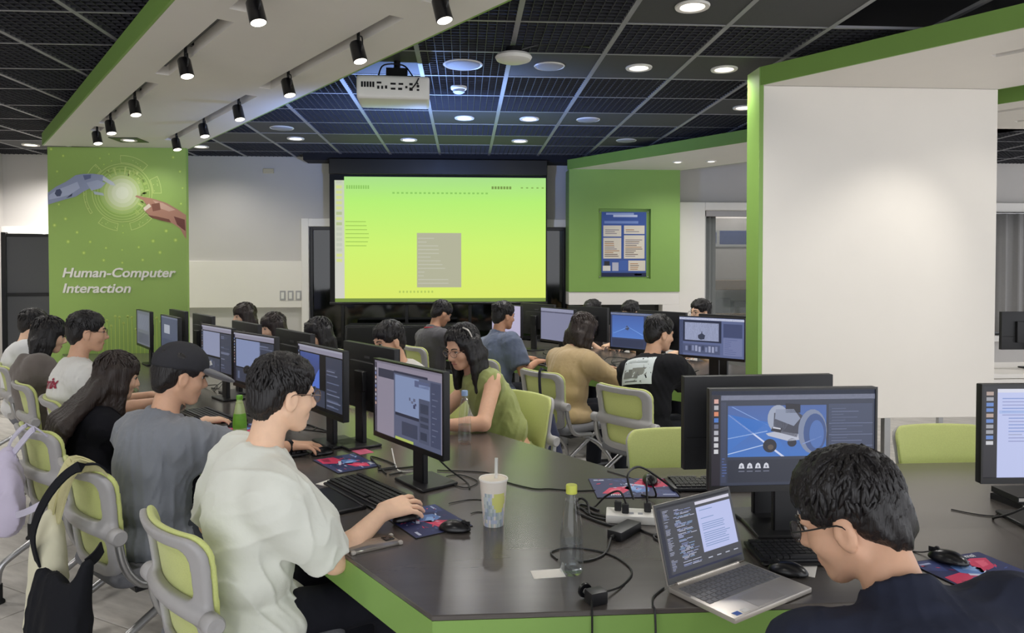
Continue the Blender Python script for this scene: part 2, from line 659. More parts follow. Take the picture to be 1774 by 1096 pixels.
def ribbon(label, name, la, lb, length, slots, zb=2.80, th=0.12):
    """white soffit band with green edges; la / lb = start points of its two long edges"""
    la, lb = Vector(la), Vector(lb)
    wd = (lb - la).dot(RN)
    root = thing(name, label, 'ceiling band', (la.x, la.y, zb), math.atan2(RD.y, RD.x))
    # local frame: x along RD, y to the left of RD = RN
    sk = (lb - la).dot(RD)
    mb = MB()
    xs = sorted(set([0.0, length] + [v for s_ in slots for v in (s_[0], s_[1])]))
    ys = sorted(set([0.0, wd] + [v for s_ in slots for v in (s_[2], s_[3])]))
    first = max(0.0, sk) + 0.05
    def px(x, y):
        return sk * y / wd if x == 0.0 else x
    for i in range(len(xs) - 1):
        for j in range(len(ys) - 1):
            cx, cy = (xs[i] + xs[i + 1]) / 2, (ys[j] + ys[j + 1]) / 2
            if any(s_[0] < cx < s_[1] and s_[2] < cy < s_[3] for s_ in slots):
                continue
            a, b, c, d = [(px(x, y), y, 0) for x, y in ((xs[i], ys[j]), (xs[i], ys[j + 1]), (xs[i + 1], ys[j + 1]), (xs[i + 1], ys[j]))]
            mb.quad(a, b, c, d)
    mb.prism([(0, 0), (length, 0), (length, wd), (sk, wd)], 0.085, th - 0.002)
    for s_ in slots:
        x0, x1, y0, y1 = s_
        for a, b in (((x0, y0), (x1, y0)), ((x1, y0), (x1, y1)), ((x1, y1), (x0, y1)), ((x0, y1), (x0, y0))):
            mb.quad((a[0], a[1], 0), (b[0], b[1], 0), (b[0], b[1], 0.085), (a[0], a[1], 0.085))
    mb.build('soffit', 'white_paint', root, smooth=False)
    for y0, y1, x0 in ((-0.014, 0.0, 0), (wd, wd + 0.014, sk)):
        MB().bb(x0, length, y0, y1, 0, th).build('edge_band', 'green_paint', root)
    for s_ in slots:
        x0, x1, y0, y1 = s_
        ym = (y0 + y1) / 2
        MB().bb(x0 + 0.02, x1 - 0.02, ym - 0.02, ym + 0.02, 0.05, 0.084).build('light_track', 'black_satin', root)
    return root

sl1 = [(1.20, 1.45, .225, .305), (1.62, 3.36, .225, .305), (3.62, 4.90, .225, .305), (5.08, 6.4, .225, .305), (6.6, 8.0, .225, .305),
       (1.10, 3.40, .855, .935), (3.66, 5.46, .855, .935), (5.72, 7.6, .855, .935)]
R1 = ribbon('white overhead band with green edge and light tracks above the near table', 'ceiling_band',
            (-4.143, 7.60), (-2.797, 7.72), 9.6, sl1)
R2 = ribbon('white overhead band with green edge beside the green poster wall', 'ceiling_band',
            (1.27, 9.05), (2.66, 9.05), 3.3, [], zb=2.80)
R3 = ribbon('white overhead band with bright green edge above the large white panel', 'ceiling_band',
            (1.96, 4.79), (3.59, 4.79), 7.0, [(1.2, 3.2, .40, .48), (1.2, 3.2, .95, 1.03)])
R4 = ribbon('distant white overhead band with light track at the far right', 'ceiling_band',
            (3.30, 6.15), (4.90, 6.15), 4.5, [(0.2, 2.0, .25, .33), (0.95, 2.6, .8, .88)])

# ---- sign panel of ribbon 1
SX0, SX1, SY = -4.143, -2.797, 7.66
sp = thing('sign_panel', 'tall green wall sign reading Human-Computer Interaction with two reaching hands', 'sign', ((SX0 + SX1) / 2, SY, 0))
W_, H_ = SX1 - SX0, 2.80
MB().bb(-W_ / 2, W_ / 2, 0.0, 0.06, 0, H_).build('panel', 'sign_green', sp, bevel=0.003)
Ms = plane_M((0, -0.001, H_ / 2), (1, 0, 0), (0, 0, 1))

def sp_xy(px, py):          # picture proportions of the sign -> local metres (x right, z up)
    u = (px - 50) / 858.0
    v = (py - 50) / 1000.0
    return (u - 0.5) * W_, H_ - v * 1.635

YF = -0.002
# glow dots
for px, py, r in ((75, 65, 16), (148, 105, 14), (110, 200, 12), (374, 118, 9), (430, 92, 8), (398, 155, 7), (445, 133, 7), (828, 108, 14),
                  (870, 195, 13), (885, 296, 10), (874, 392, 12), (118, 400, 12), (158, 488, 16), (90, 527, 18), (228, 570, 15), (172, 627, 18),
                  (308, 628, 14), (268, 695, 17), (405, 665, 12), (390, 740, 15), (505, 677, 9), (505, 755, 12), (608, 660, 13), (698, 622, 18),
                  (780, 560, 17), (838, 616, 19), (740, 692, 18), (632, 738, 15), (512, 572, 7), (510, 530, 6)):
    mb = MB()
    x, z = sp_xy(px, py)
    rr = r * 0.00118
    for q, (k, col) in enumerate(((1.0, (160, 192, 90)), (0.62, (186, 210, 104)), (0.3, (210, 226, 128)))):
        n = 12
        mb.add([(x + rr * k * math.cos(2 * PI * i / n), YF - q * 0.0003, z + rr * k * math.sin(2 * PI * i / n)) for i in range(n)],
               [tuple(range(n))], L3(col))
    mb.build('glow_dot', 'print', sp, smooth=False)
# concentric dial rings
mb = MB()
cx, cz = sp_xy(510, 328)

def arc(mb, r0, r1, a0, a1, col, y, n=None):
    n = n or max(3, int(abs(a1 - a0) / 6))
    for i in range(n):
        a, b = math.radians(a0 + (a1 - a0) * i / n), math.radians(a0 + (a1 - a0) * (i + 1) / n)
        mb.add([(cx + r0 * math.cos(a), y, cz + r0 * math.sin(a)), (cx + r0 * math.cos(b), y, cz + r0 * math.sin(b)),
                (cx + r1 * math.cos(b), y, cz + r1 * math.sin(b)), (cx + r1 * math.cos(a), y, cz + r1 * math.sin(a))],
               [(0, 1, 2, 3)], L3(col))

S_ = W_ / 858.0
LG = (196, 214, 130)
for k, col in enumerate(((150, 184, 92), (170, 198, 118), (190, 208, 146), (204, 216, 172), (214, 222, 190), (222, 228, 204))):
    r = (150, 132, 112, 92, 66, 40)[k] * S_
    mb.add([(cx + r * math.cos(2 * PI * i / 32), YF - 0.0004 - k * 0.0003, cz + r * math.sin(2 * PI * i / 32)) for i in range(32)],
           [tuple(range(32))], L3(col))
Y2 = YF - 0.0026
for r0, r1, a0, a1 in ((183, 187, 0, 360), (168, 171, 0, 360), (150, 153, 20, 350), (134, 136, 0, 300), (110, 113, 30, 330), (96, 98, 0, 360)):
    arc(mb, r0 * S_, r1 * S_, a0, a1, LG, Y2)
random.seed(3)
for k in range(58):
    a = random.uniform(-60, 130)
    arc(mb, random.choice((118, 142, 156)) * S_, random.choice((128, 150, 166)) * S_, a, a + random.uniform(1.5, 5), random.choice((LG, (176, 202, 110))), Y2 - 0.0003, 1)
for a0, a1, r0, r1 in ((48, 92, 190, 240), (0, 26, 190, 245), (132, 158, 190, 245), (168, 214, 222, 240), (232, 262, 195, 245), (283, 318, 195, 245)):
    arc(mb, r0 * S_, (r0 + 4) * S_, a0, a1, LG, Y2)
    arc(mb, (r1 - 4) * S_, r1 * S_, a0, a1, LG, Y2)
    for a in (a0, a1):
        arc(mb, r0 * S_, r1 * S_, a - 0.5, a + 0.5, LG, Y2, 1)
    for k in range(5):
        a = a0 + (a1 - a0) * random.random()
        r = random.uniform(r0 + 8, r1 - 8)
        arc(mb, r * S_, (r + 5) * S_, a, a + 1.6, LG, Y2, 1)
mb.build('dial_graphic', 'print', sp, smooth=False)

def poly_graphic(name, shapes, y):
    mb = MB()
    for q, (pts, col) in enumerate(shapes):
        P = [sp_xy(*p) for p in pts]
        mb.add([(p[0], y - q * 0.0003, p[1]) for p in P], [tuple(range(len(P)))], L3(col))
    return mb.build(name, 'print', sp, smooth=False)

poly_graphic('robot_hand_print', [
    ([(52, 402), (52, 330), (105, 292), (165, 262), (225, 222), (270, 214), (330, 212), (392, 220), (420, 240), (384, 262), (332, 290), (270, 322), (225, 352), (150, 372)], (150, 160, 190)),
    ([(60, 372), (60, 345), (110, 312), (180, 285), (235, 262), (250, 300), (190, 340), (120, 360)], (178, 188, 214)),
    ([(95, 335), (105, 312), (128, 306), (140, 325), (130, 350), (108, 352)], (72, 82, 112)),
    ([(165, 362), (205, 330), (200, 350)], (60, 68, 92)),
    ([(270, 222), (320, 218), (318, 240), (280, 252)], (102, 112, 150)),
    ([(290, 268), (360, 250), (410, 268), (380, 300), (320, 316)], (168, 178, 204)),
    ([(395, 226), (455, 262), (470, 285), (440, 280), (390, 250)], (196, 204, 214)),
    ([(330, 318), (392, 330), (400, 346), (340, 338)], (176, 190, 196)),
], Y2 - 0.001)
poly_graphic('human_hand_print', [
    ([(906, 610), (906, 462), (850, 425), (785, 388), (735, 372), (690, 360), (640, 352), (600, 342), (590, 350), (640, 372), (660, 400), (640, 430),
      (668, 456), (700, 482), (760, 498), (820, 512), (868, 545), (892, 590)], (176, 130, 110)),
    ([(700, 372), (760, 388), (840, 430), (800, 440), (740, 420)], (200, 164, 146)),
    ([(665, 462), (720, 470), (800, 488), (812, 508), (750, 496), (690, 478)], (118, 72, 58)),
    ([(830, 470), (898, 490), (902, 560), (880, 545), (850, 520)], (110, 62, 54)),
    ([(690, 396), (742, 386), (748, 430), (700, 440)], (130, 84, 68)),
    ([(640, 420), (676, 392), (690, 410), (650, 440)], (226, 214, 196)),
], Y2 - 0.001)
for body, zz, xx in (('Human-Computer', 815, 132), ('Interaction', 910, 132)):
    v, f_ = text_geo(body, 0.128, 0.22, 0.0028, 0.004)
    wmax = max(p[0] for p in v)
    k = (708 if body[0] == 'H' else 427) * S_ / wmax
    x, z = sp_xy(xx, zz + 28)
    o = link('lettering', MB().add([(x + p[0] * k, -0.007 - p[2], z + p[1] * 1.02) for p in v], [tuple(reversed(q)) for q in f_]).mesh('lettering', mat('letter_white', (238, 236, 226), 0.5), smooth=False), sp)
    o['label'] = 'white italic words ' + body
# circuit lines at the foot of the sign
mb = MB()
random.seed(11)
for k in range(22):
    x = -0.20 + k * 0.0405
    z1_ = 1.16 - 0.10 * random.random() - (0.10 if k % 3 == 0 else 0)
    mb.quad((x, YF, 0.6), (x + 0.008, YF, 0.6), (x + 0.008, YF, z1_), (x, YF, z1_), L3((184, 208, 100)))
    n = 8
    mb.add([(x + 0.004 + 0.014 * math.cos(2 * PI * i / n), YF, z1_ + 0.014 * math.sin(2 * PI * i / n)) for i in range(n)], [tuple(range(n))], L3((190, 212, 108)))
mb.build('circuit_graphic', 'print', sp, smooth=False)

# ---- large white hanging panel of ribbon 3
wp = thing('partition_panel', 'large blank white partition panel with a green left edge', 'partition', (2.775, 4.79, 0))
MB().bb(-0.805, 0.815, 0.0, 0.20, 0.585, 2.80).build('panel', 'white_paint', wp, bevel=0.003)
MB().bb(-0.835, -0.805, -0.005, 0.205, 0.58, 2.92).build('edge_band', 'green_paint', wp, bevel=0.002)

# ---- green poster wall of ribbon 2
gp = thing('poster_wall', 'green rear wall panel with a recessed poster niche', 'wall panel', (1.965, 9.0, 0))
mb = MB()
x0, x1, nz0, nz1, nx0, nx1 = -0.69, 0.69, 1.46, 2.32, -0.325, 0.325
mb.bb(x0, nx0, 0, 0.3, 1.30, 2.80)
mb.bb(nx1, x1, 0, 0.3, 1.30, 2.80)
mb.bb(nx0, nx1, 0, 0.3, nz1, 2.80)
mb.bb(nx0, nx1, 0, 0.3, 1.30, nz0)
mb.bb(nx0, nx1, 0.05, 0.3, nz0, nz1)
mb.build('panel', 'green_paint', gp)
mb = MB()
mb.bb(x0, x1, 0.01, 0.3, 1.14, 1.298)
mb.bb(0.48, x1, 0.01, 0.3, 0.0, 1.14)
mb.bb(x0, 0.48, 0.01, 0.3, 0.0, 0.80)
mb.build('lower_panel', 'white_trim', gp, bevel=0.003)
MB().bb(x0, 0.48, 0.2, 0.3, 0.80, 1.14).build('dark_recess', 'dark_glass', gp)
po = thing('poster', 'blue printed notice poster under a clear sheet on the green wall', 'poster', (1.965, 9.042, 0))
PW, PH = 0.56, 0.80
Mp = plane_M((0, 0.0, 1.885), (1, 0, 0), (0, 0, 1))
BL, CR, TX = (66, 92, 160), (222, 214, 198), (120, 104, 96)
lay = [[(0, 0, 1, .06, (34, 42, 78)), (0.04, .62, .44, .79, CR), (.50, .66, .96, .79, CR), (.04, .28, .44, .60, CR), (.50, .28, .96, .64, CR), (.60, .09, .98, .25, CR),
        (.03, .09, .20, .17, (226, 222, 214)), (.06, .17, .18, .24, (48, 50, 60)), (.24, .09, .38, .22, (190, 190, 206)), (.40, .10, .58, .25, (74, 104, 178)),
        (.26, .92, .80, .955, (196, 206, 232)), (.10, .955, .72, .985, (150, 168, 214)), (.06, .82, .82, .86, (120, 144, 200)), (.74, .02, .90, .045, (200, 204, 214))], []]
random.seed(5)
for (a, b, c, d) in ((.08, .66, .40, .74), (.54, .69, .90, .73), (.07, .31, .42, .54), (.53, .31, .92, .58), (.64, .11, .92, .21)):
    n = int((d - b) / 0.028) + 1
    for i in range(n):
        lay[1].append((a, b + i * .028, a + (c - a) * random.uniform(.5, 1), b + i * .028 + .012, random.choice((TX, (176, 130, 92), (140, 132, 140)))))
flat('sheet', 'print_gloss', PW, PH, lay, po, Mp, BL)
for sx in (-1, 1):
    for sz in (-1, 1):
        MB().cyl((sx * 0.30, 0.003, 1.885 + sz * 0.40), (sx * 0.30, -0.008, 1.885 + sz * 0.40), 0.008, 10).build('standoff', 'steel', po)

# wall plate and sockets
o = MB().bb(-2.50, -2.37, YW - 0.025, YW, 2.77, 2.83).build('wall_plate', mat('beige', (196, 186, 160), 0.5), None, bevel=0.004)
tag(o, 'small beige plate high on the grey wall left of the projection screen', 'wall plate')
for k, x in enumerate((-2.262, -2.165, -2.068)):
    t = thing('wall_switch', ('leftmost', 'middle', 'rightmost')[k] + ' of three wall switches on the pale wall panel', 'switch', (x, YW - 0.05, 1.25), group='wall switches by the door frame')
    MB().bb(-0.035, 0.035, -0.008, 0, -0.06, 0.06).build('plate', 'grey_plastic', t, bevel=0.003)
    MB().bb(-0.018, 0.018, -0.013, -0.008, -0.04, 0.04).build('rocker', 'white_plastic', t, bevel=0.002)

# black framed door leaf at the left
dl = thing('door_1', 'dark grey door leaf with a black frame standing open beside the green sign', 'door', (-5.12, 8.55, 0), math.radians(8))
dl['kind'] = 'structure'
MB().bb(0.05, 0.66, -0.012, 0.012, 0.0, 1.94).build('door_panel', 'dark_grey_board', dl)
for a, b, c, d in ((0, 0.05, 0, 1.99), (0.66, 0.70, 0, 1.96), (0.05, 0.66, 1.94, 1.975), (0.05, 0.66, 1.28, 1.315)):
    MB().bb(a, b, -0.03, 0.03, c, d).build('door_frame', 'black_satin', dl, bevel=0.003)
cb = thing('filing_cabinet', 'grey low cabinet against the left wall edge', 'cabinet', (-5.36, 8.3, 0))
MB().bb(-0.24, 0.2, -0.25, 0.25, 0.03, 1.42).build('body', 'dark_grey_board', cb, bevel=0.006)
for k in range(3):
    d_ = MB().bb(-0.22, 0.18, -0.266, -0.25, 0.06 + k * 0.45, 0.49 + k * 0.45).build('drawer', 'dark_grey_board', cb, bevel=0.004)
    MB().bb(-0.08, 0.04, -0.28, -0.266, 0.42 + k * 0.45, 0.435 + k * 0.45).build('handle', 'steel', d_, bevel=0.003)

# far right corner: curtained window, white desk
g = struct(bpy.data.objects.new('window_3', None), 'curtained window with white frame at the far right')
C.objects.link(g)
MB().bb(5.9, 8.2, YW + 0.05, YW + 0.06, 0.7, 2.34).build('pane', 'dark_glass', g)
MB().bb(5.8, 8.3, YW - 0.08, YW, 2.33, 2.45).build('window_frame', 'white_trim', g, bevel=0.004)
MB().bb(5.8, 8.3, YW - 0.10, YW, 0.62, 0.70).build('window_sill', 'white_trim', g, bevel=0.004)

def curtain(label, x0, x1, y, z0, z1, amp=0.03, waves=7):
    mb = MB()
    n = waves * 8
    pts = []
    for i in range(n + 1):
        u = i / n
        pts.append((x0 + (x1 - x0) * u, y + amp * math.sin(u * waves * 2 * PI) + amp * 0.4 * math.sin(u * waves * 4.7 * PI)))
    for zi in range(5):
        z = z0 + (z1 - z0) * zi / 4
        k = 1.0 - 0.25 * zi / 4
        mb.v += [(p[0], y + (p[1] - y) * k, z) for p in pts]
    for zi in range(4):
        for i in range(n):
            a = zi * (n + 1) + i
            mb.f.append([a, a + 1, a + n + 2, a + n + 1])
            mb.c.append(None)
            mb.mi.append(0)
    t = thing('curtain', label, 'curtain', (0, 0, 0))
    o = mb.build('cloth', 'curtain', t, ang=80)
    md = o.modifiers.new('thick', 'SOLIDIFY')
    md.thickness = 0.004
    MB().cyl((x0 - 0.05, y, z1 + 0.01), (x1 + 0.05, y, z1 + 0.01), 0.012, 10).build('rail', 'steel', t)
    return t

curtain('grey pleated curtain hanging at the far right window', 5.95, 8.1, YW - 0.12, 0.75, 2.30, 0.035, 11)
curtain('narrow grey curtain gathered in the glass doorway', 3.10, 3.30, YW + 0.14, 0.4, 2.28, 0.03, 3)

bn = thing('wall_board', 'blue notice strips on the pale wall behind the glass doorway', 'notice', (3.9, 10.585, 0))
flat('sheet', 'print', 0.78, 0.24, [[(0, .2, .20, .9, (46, 66, 128)), (.26, .15, .98, .98, (46, 66, 128))]], bn, plane_M((0, 0, 2.02), (1, 0, 0), (0, 0, 1)), (176, 178, 176))
bn2 = thing('storage_shelf', 'wooden shelf with boxes seen through the glass doorway', 'shelf', (3.95, 10.4, 0))
MB().bb(-0.5, 0.5, -0.15, 0.15, 1.28, 1.42).build('board', mat('wood', (150, 122, 92), 0.6, nscale=8, namt=0.2, stretch=(1, 8, 8)), bn2, bevel=0.005)
MB().bb(-0.5, 0.5, -0.15, 0.15, 0.92, 0.95).build('board', 'wood', bn2, bevel=0.005)
for x in (-0.48, 0.48):
    MB().bb(x - 0.02, x + 0.02, -0.15, 0.15, 0.0, 1.40).build('upright', 'wood', bn2, bevel=0.004)
for k in range(3):
    MB().bb(-0.42 + k * 0.29, -0.18 + k * 0.29, -0.12, 0.12, 0.952, 1.16 - 0.04 * k).build('box', 'dark_grey_board', bn2, bevel=0.005)

# ================================================================== LAMPS IN THE CEILING
ring_me = MB().lathe([(0.060, 0.004), (0.066, -0.006), (0.088, -0.008), (0.092, 0.0), (0.090, 0.006), (0.060, 0.006)], 28, close=True).mesh('trim_ring', 'white_trim')
lens_me = MB().lathe([(0.0, -0.004), (0.05, -0.004), (0.0605, -0.001), (0.0605, 0.004), (0.0, 0.004)], 24).mesh('lens', 'lamp_face')

def downlight(x, y, label, z=2.975, k=1.0, power=DOWN_W, lamp=True):
    t = thing('downlight', label, 'ceiling light', (x, y, z), group='round ceiling downlights')
    for n, me in (('trim_ring', ring_me), ('lens', lens_me)):
        o = link(n, me, t)
        o.scale = (k, k, 1)
    light('lamp', 'SPOT', (0, 0, -0.014), power, size=0.05 * k, parent=t, angle=math.radians(150), blend=0.8)
    return t

DL = [(1.2, 3.86, 'at the top edge, nearest the viewer'), (1.2, 5.06, 'left of the pair over the middle aisle'), (1.8, 5.06, 'right of the pair, nearest the white panel'),
      (2.4, 6.26, 'just left of the white panel'), (0.6, 6.86, 'right of the pair in front of the projector'), (0.0, 6.86, 'left of the pair in front of the projector'),
      (-0.6, 8.06, 'above the left half of the screen'), (0.6, 8.06, 'above the right half of the screen'), (-1.8, 8.06, 'over the grey rear wall'),
      (-4.86, 8.66, 'in the far left corner'), (-3.0, 8.66, 'beside the right edge of the green sign')]
for x, y, l in DL:
    downlight(x, y, 'lit round downlight ' + l, power=DOWN_W * (2.4 if x < -4 else 0.5 if y > 7.9 else (0.35 if x > 1.5 and y > 4.5 else 0.8)))
# lamps in the part of the room behind and beside the viewer
for x, y, l in ((-4.2, 4.2, 'over the left aisle, out of view'), (-3.0, 1.8, 'behind the viewer on the left'), (-1.2, 0.0, 'just behind the viewer'), (1.2, 0.6, 'above the man in the navy shirt'), (3.6, 1.8, 'right of the laptop, out of view'),
                (5.4, 3.6, 'in the right aisle, out of view'), (6.0, 6.2, 'above the white desk'), (-3.6, -1.0, 'in the rear left corner behind the viewer'), (3.0, -1.2, 'in the rear right corner behind the viewer'),
                (-4.8, 6.2, 'hidden above the left end of the white band'), (4.2, 7.9, 'hidden behind the white partition'), (-1.5, 2.2, 'above the pale T-shirt, out of view')):
    downlight(x, y, 'round downlight ' + l, power=DOWN_W * (1.7 if y < 2.5 and x > 0 else (0.5 if y < 2.5 else 1.0)))
t = downlight(2.42, 8.30, 'small left downlight in the band above the poster', z=2.797, k=0.62, power=26)
t = downlight(2.78, 8.22, 'small right downlight in the band above the poster', z=2.797, k=0.62, power=26)
t = downlight(-3.151, 7.20, 'square-trimmed downlight in the white band above the green sign', z=2.797, k=0.8, power=22)
MB().bb(-0.13, 0.13, -0.13, 0.13, -0.002, 0.004).build('square_trim', 'black_satin', t)

# round speakers / blank discs
disc_me = MB().lathe([(0.0, -0.012), (0.085, -0.012), (0.10, -0.006), (0.105, 0.002), (0.0, 0.002)], 28).mesh('grille', 'speaker_grey')
rim_me = MB().lathe([(0.100, 0.004), (0.112, -0.006), (0.118, 0.0), (0.112, 0.006)], 28, close=True).mesh('rim', 'white_plastic')
for x, y, l, k in ((-1.8, 7.46, 'on the left near the end of the white band', 1.0), (1.15, 6.86, 'right of the two lamps in front of the projector', 0.95), (1.75, 7.95, 'near the green poster wall', 0.95),
                   (-0.01, 5.06, 'just right of the projector', 1.15), (0.58, 5.06, 'beside the hanging access point', 0.9)):
    t = thing('ceiling_speaker', 'round grey ceiling speaker ' + l, 'speaker', (x, y, 2.975), group='round ceiling speakers')
    for n, me in (('grille', disc_me), ('rim', rim_me)):
        o = link(n, me, t)
        o.scale = (k, k, 1)
# smoke detector
t = thing('smoke_detector', 'small white smoke detector on the ceiling behind the projector', 'detector', (-0.043, 5.70, 2.965))
MB().lathe([(0.0, 0.015), (0.062, 0.015), (0.062, 0.0), (0.058, -0.006), (0.0, -0.006)], 24).build('base', 'white_plastic', t)
MB().lathe([(0.045, -0.006), (0.045, -0.026), (0.03, -0.036), (0.0, -0.038)], 24).build('sensor', 'speaker_grey', t)
# access point
t = thing('access_point', 'round white wireless access point hanging from the ceiling grid', 'access point', (0.304, 4.60, 2.90))
MB().lathe([(0.0, -0.032), (0.07, -0.03), (0.105, -0.018), (0.115, 0.0), (0.105, 0.014), (0.0, 0.016)], 32).build('shell', 'white_plastic', t)
MB().lathe([(0.0, 0.016), (0.06, 0.016), (0.05, 0.06), (0.0, 0.06)], 16).build('mount', 'black_plastic', t)
MB().tube([(0.05, 0, 0.05), (0.16, 0.02, 0.085), (0.30, 0.05, 0.10), (0.42, 0.02, 0.085), (0.47, -0.05, 0.06)], 0.006, 6, 5).build('cable', 'black_plastic', t)

# projector
t = thing('projector', 'white ceiling-mounted video projector with a panel of sockets', 'projector', (-0.47, 5.02, 2.77), math.radians(3))
MB().bb(-0.235, 0.235, -0.16, 0.16, -0.075, 0.075).build('housing', 'white_plastic', t, bevel=0.022, bseg=3)
mb = MB()
for k in range(5):
    mb.bb(-0.205 + k * 0.018, -0.192 + k * 0.018, -0.162, -0.159, -0.005, 0.03)
for (x, z, a, b) in ((-0.09, 0.025, .03, .012), (-0.095, -0.005, .014, .02), (-0.07, -0.005, .012, .02), (-0.045, -0.003, .014, .02), (0.0, 0.02, .034, .012), (0.05, 0.02, .03, .012), (0.0, -0.012, .03, .012),
                     (0.045, -0.012, .026, .014), (0.085, 0.0, .014, .014), (0.115, 0.02, .022, .014), (0.115, -0.012, .022, .02), (0.16, 0.008, .016, .016), (0.16, -0.016, .016, .012)):
    mb.bb(x - a / 2, x + a / 2, -0.163, -0.159, z - b / 2, z + b / 2)
mb.build('socket_panel', 'black_matte', t, smooth=False)
MB().lathe([(0.05, 0.0), (0.055, 0.03), (0.045, 0.045), (0.0, 0.04)], 20, Matrix.Translation((-0.1, 0.155, 0.005)) @ Matrix.Rotation(-PI / 2, 4, 'X')).build('lens', 'dark_glass', t)
mb = MB()
mb.bb(-0.10, 0.10, -0.10, 0.10, 0.075, 0.09)
mb.cyl((0.02, 0, 0.09), (0.02, 0, 0.22), 0.022, 14)
mb.bb(-0.05, 0.09, -0.06, 0.06, 0.10, 0.15)
mb.build('ceiling_mount', 'black_satin', t)
MB().tube([(0.17, -0.13, 0.08), (0.15, -0.2, 0.02), (0.12, -0.166, -0.01)], 0.005, 6, 5).build('cable', 'black_plastic', t)
MB().tube([(-0.10, -0.05, 0.1), (-0.06, -0.12, 0.15), (0.06, -0.05, 0.17), (0.12, -0.12, 0.09), (0.16, -0.168, 0.02)], 0.005, 6, 5).build('cable', 'black_plastic', t)
# added lamp without a fitting, ahead of the projector, tints the grid blue
light('added_blue_lamp', 'SPOT', (0.20, 0.75, -0.55), 210.0, (0.25, 0.42, 1.0), size=0.03, rot=(math.radians(158), 0, math.radians(-4)), parent=t, angle=math.radians(165), blend=0.6)

# projection screen
t = thing('projection_screen', 'large pull-down projection screen showing a lime green desktop', 'screen', (-0.30, 9.06, 0))
MB().bb(-1.325, 1.31, -0.05, 0.06, 2.72, 2.91).build('case', 'black_satin', t, bevel=0.008)
MB().bb(-1.325, 1.31, -0.004, 0.004, 1.17, 2.73).build('fabric', 'black_matte', t)
MB().cyl((-1.33, 0.0, 1.165), (1.315, 0.0, 1.165), 0.018, 12).build('weight_bar', 'black_satin', t)
SW, SH = 2.56, 1.47
Mq = plane_M((0.015, -0.006, 1.96), (1, 0, 0), (0, 0, 1))
g0, g1, g2 = (216, 232, 104), (190, 242, 112), (166, 226, 120)
lay = [[(0, 0, .045, .97, (206, 204, 196), (196, 206, 178)), (.045, 0, 1, .42, g0, (204, 240, 108)), (.045, .42, 1, .80, (204, 240, 108), (180, 238, 112)), (.045, .80, 1, 1, (180, 238, 112), (168, 222, 134))],
       [(.385, .09, .595, .54, (176, 176, 150)), (.0, -.03, 1, .0, (116, 140, 60))], []]
random.seed(2)
for k in range(13):
    lay[2].append((.39, .12 + k * .031, .39 + random.uniform(.02, .15), .127 + k * .031, (190, 190, 172)))
for k in range(7):
    lay[2].append((.05, .43 + k * .033, .15 + random.uniform(-.01, .01), .436 + k * .033, (150, 190, 80)))
for k in range(16):
    lay[2].append((.0075, .30 + k * .043, .034, .325 + k * .043, random.choice(((206, 216, 140), (190, 196, 178), (176, 190, 140)))))
for k in range(22):
    lay[2].append((.27 + k * .021, .862, .281 + k * .021, .876, (140, 200, 92)))
for k in range(7):
    lay[2].append((.74 + k * .014, .905, .75 + k * .014, .928, (120, 150, 70)))
for k in range(5):
    lay[2].append((.88 + k * .025, .912, .89 + k * .025, .922, (130, 170, 80)))
for k in range(10):
    lay[2].append((.055 + k * .011, .90, .062 + k * .011, .93, (140, 196, 92)))
    lay[2].append((.30 + k * .017, .045, .308 + k * .017, .062, (176, 200, 90)))
flat('picture', 'projected', SW, SH, lay, t, Mq)

# track spotlights
head_me = MB().lathe([(0.0, 0.060), (0.030, 0.060), (0.036, 0.050), (0.038, -0.045), (0.0345, -0.048), (0.0335, -0.036), (0.0, -0.036)], 20).mesh('lamp_head', 'black_satin')
face_me = MB().lathe([(0.0, -0.050), (0.030, -0.0485), (0.034, -0.046), (0.0, -0.038)], 18).mesh('lamp_face', 'lamp_face')
stem_me = MB().cyl((0, 0, 0.055), (0, 0, 0.15), 0.009, 10).bb(-0.022, 0.022, -0.05, 0.05, 0.135, 0.165).mesh('stem', 'black_satin')
yoke_me = MB().tube([(0.03, 0, 0.0), (0.046, 0, 0.03), (0.04, 0, 0.075), (0, 0, 0.085)], 0.004, 6, 4).mesh('yoke', 'black_satin')

def spotlight(a, b, label, rb=R1, tilt=(math.radians(6), math.radians(-16)), power=SPOT_W, la=(-4.143, 7.60), aim=None, ang=110):
    p = Vector((la[0], la[1], 0)) + RD * a + RN * b
    t = thing('track_spotlight', label, 'spotlight', (p.x, p.y, 2.72), math.atan2(RD.y, RD.x), group='track spotlights')
    o = link('stem', stem_me, t)
    h = link('lamp_head', head_me, t)
    if aim:
        d = Matrix.Rotation(-math.atan2(RD.y, RD.x), 3, 'Z') @ (Vector(aim) - Vector((p.x, p.y, 2.72)))
        h.rotation_mode = 'QUATERNION'
        h.rotation_quaternion = (-d).to_track_quat('Z', 'Y')
    else:
        h.rotation_euler = (tilt[0], tilt[1], 0)
    link('lamp_face', face_me, h)
    link('yoke', yoke_me, t)
    light('lamp', 'SPOT', (0, 0, -0.056), power, (1, 0.95, 0.87), size=0.035, parent=h, angle=math.radians(ang), blend=0.8)
    return t

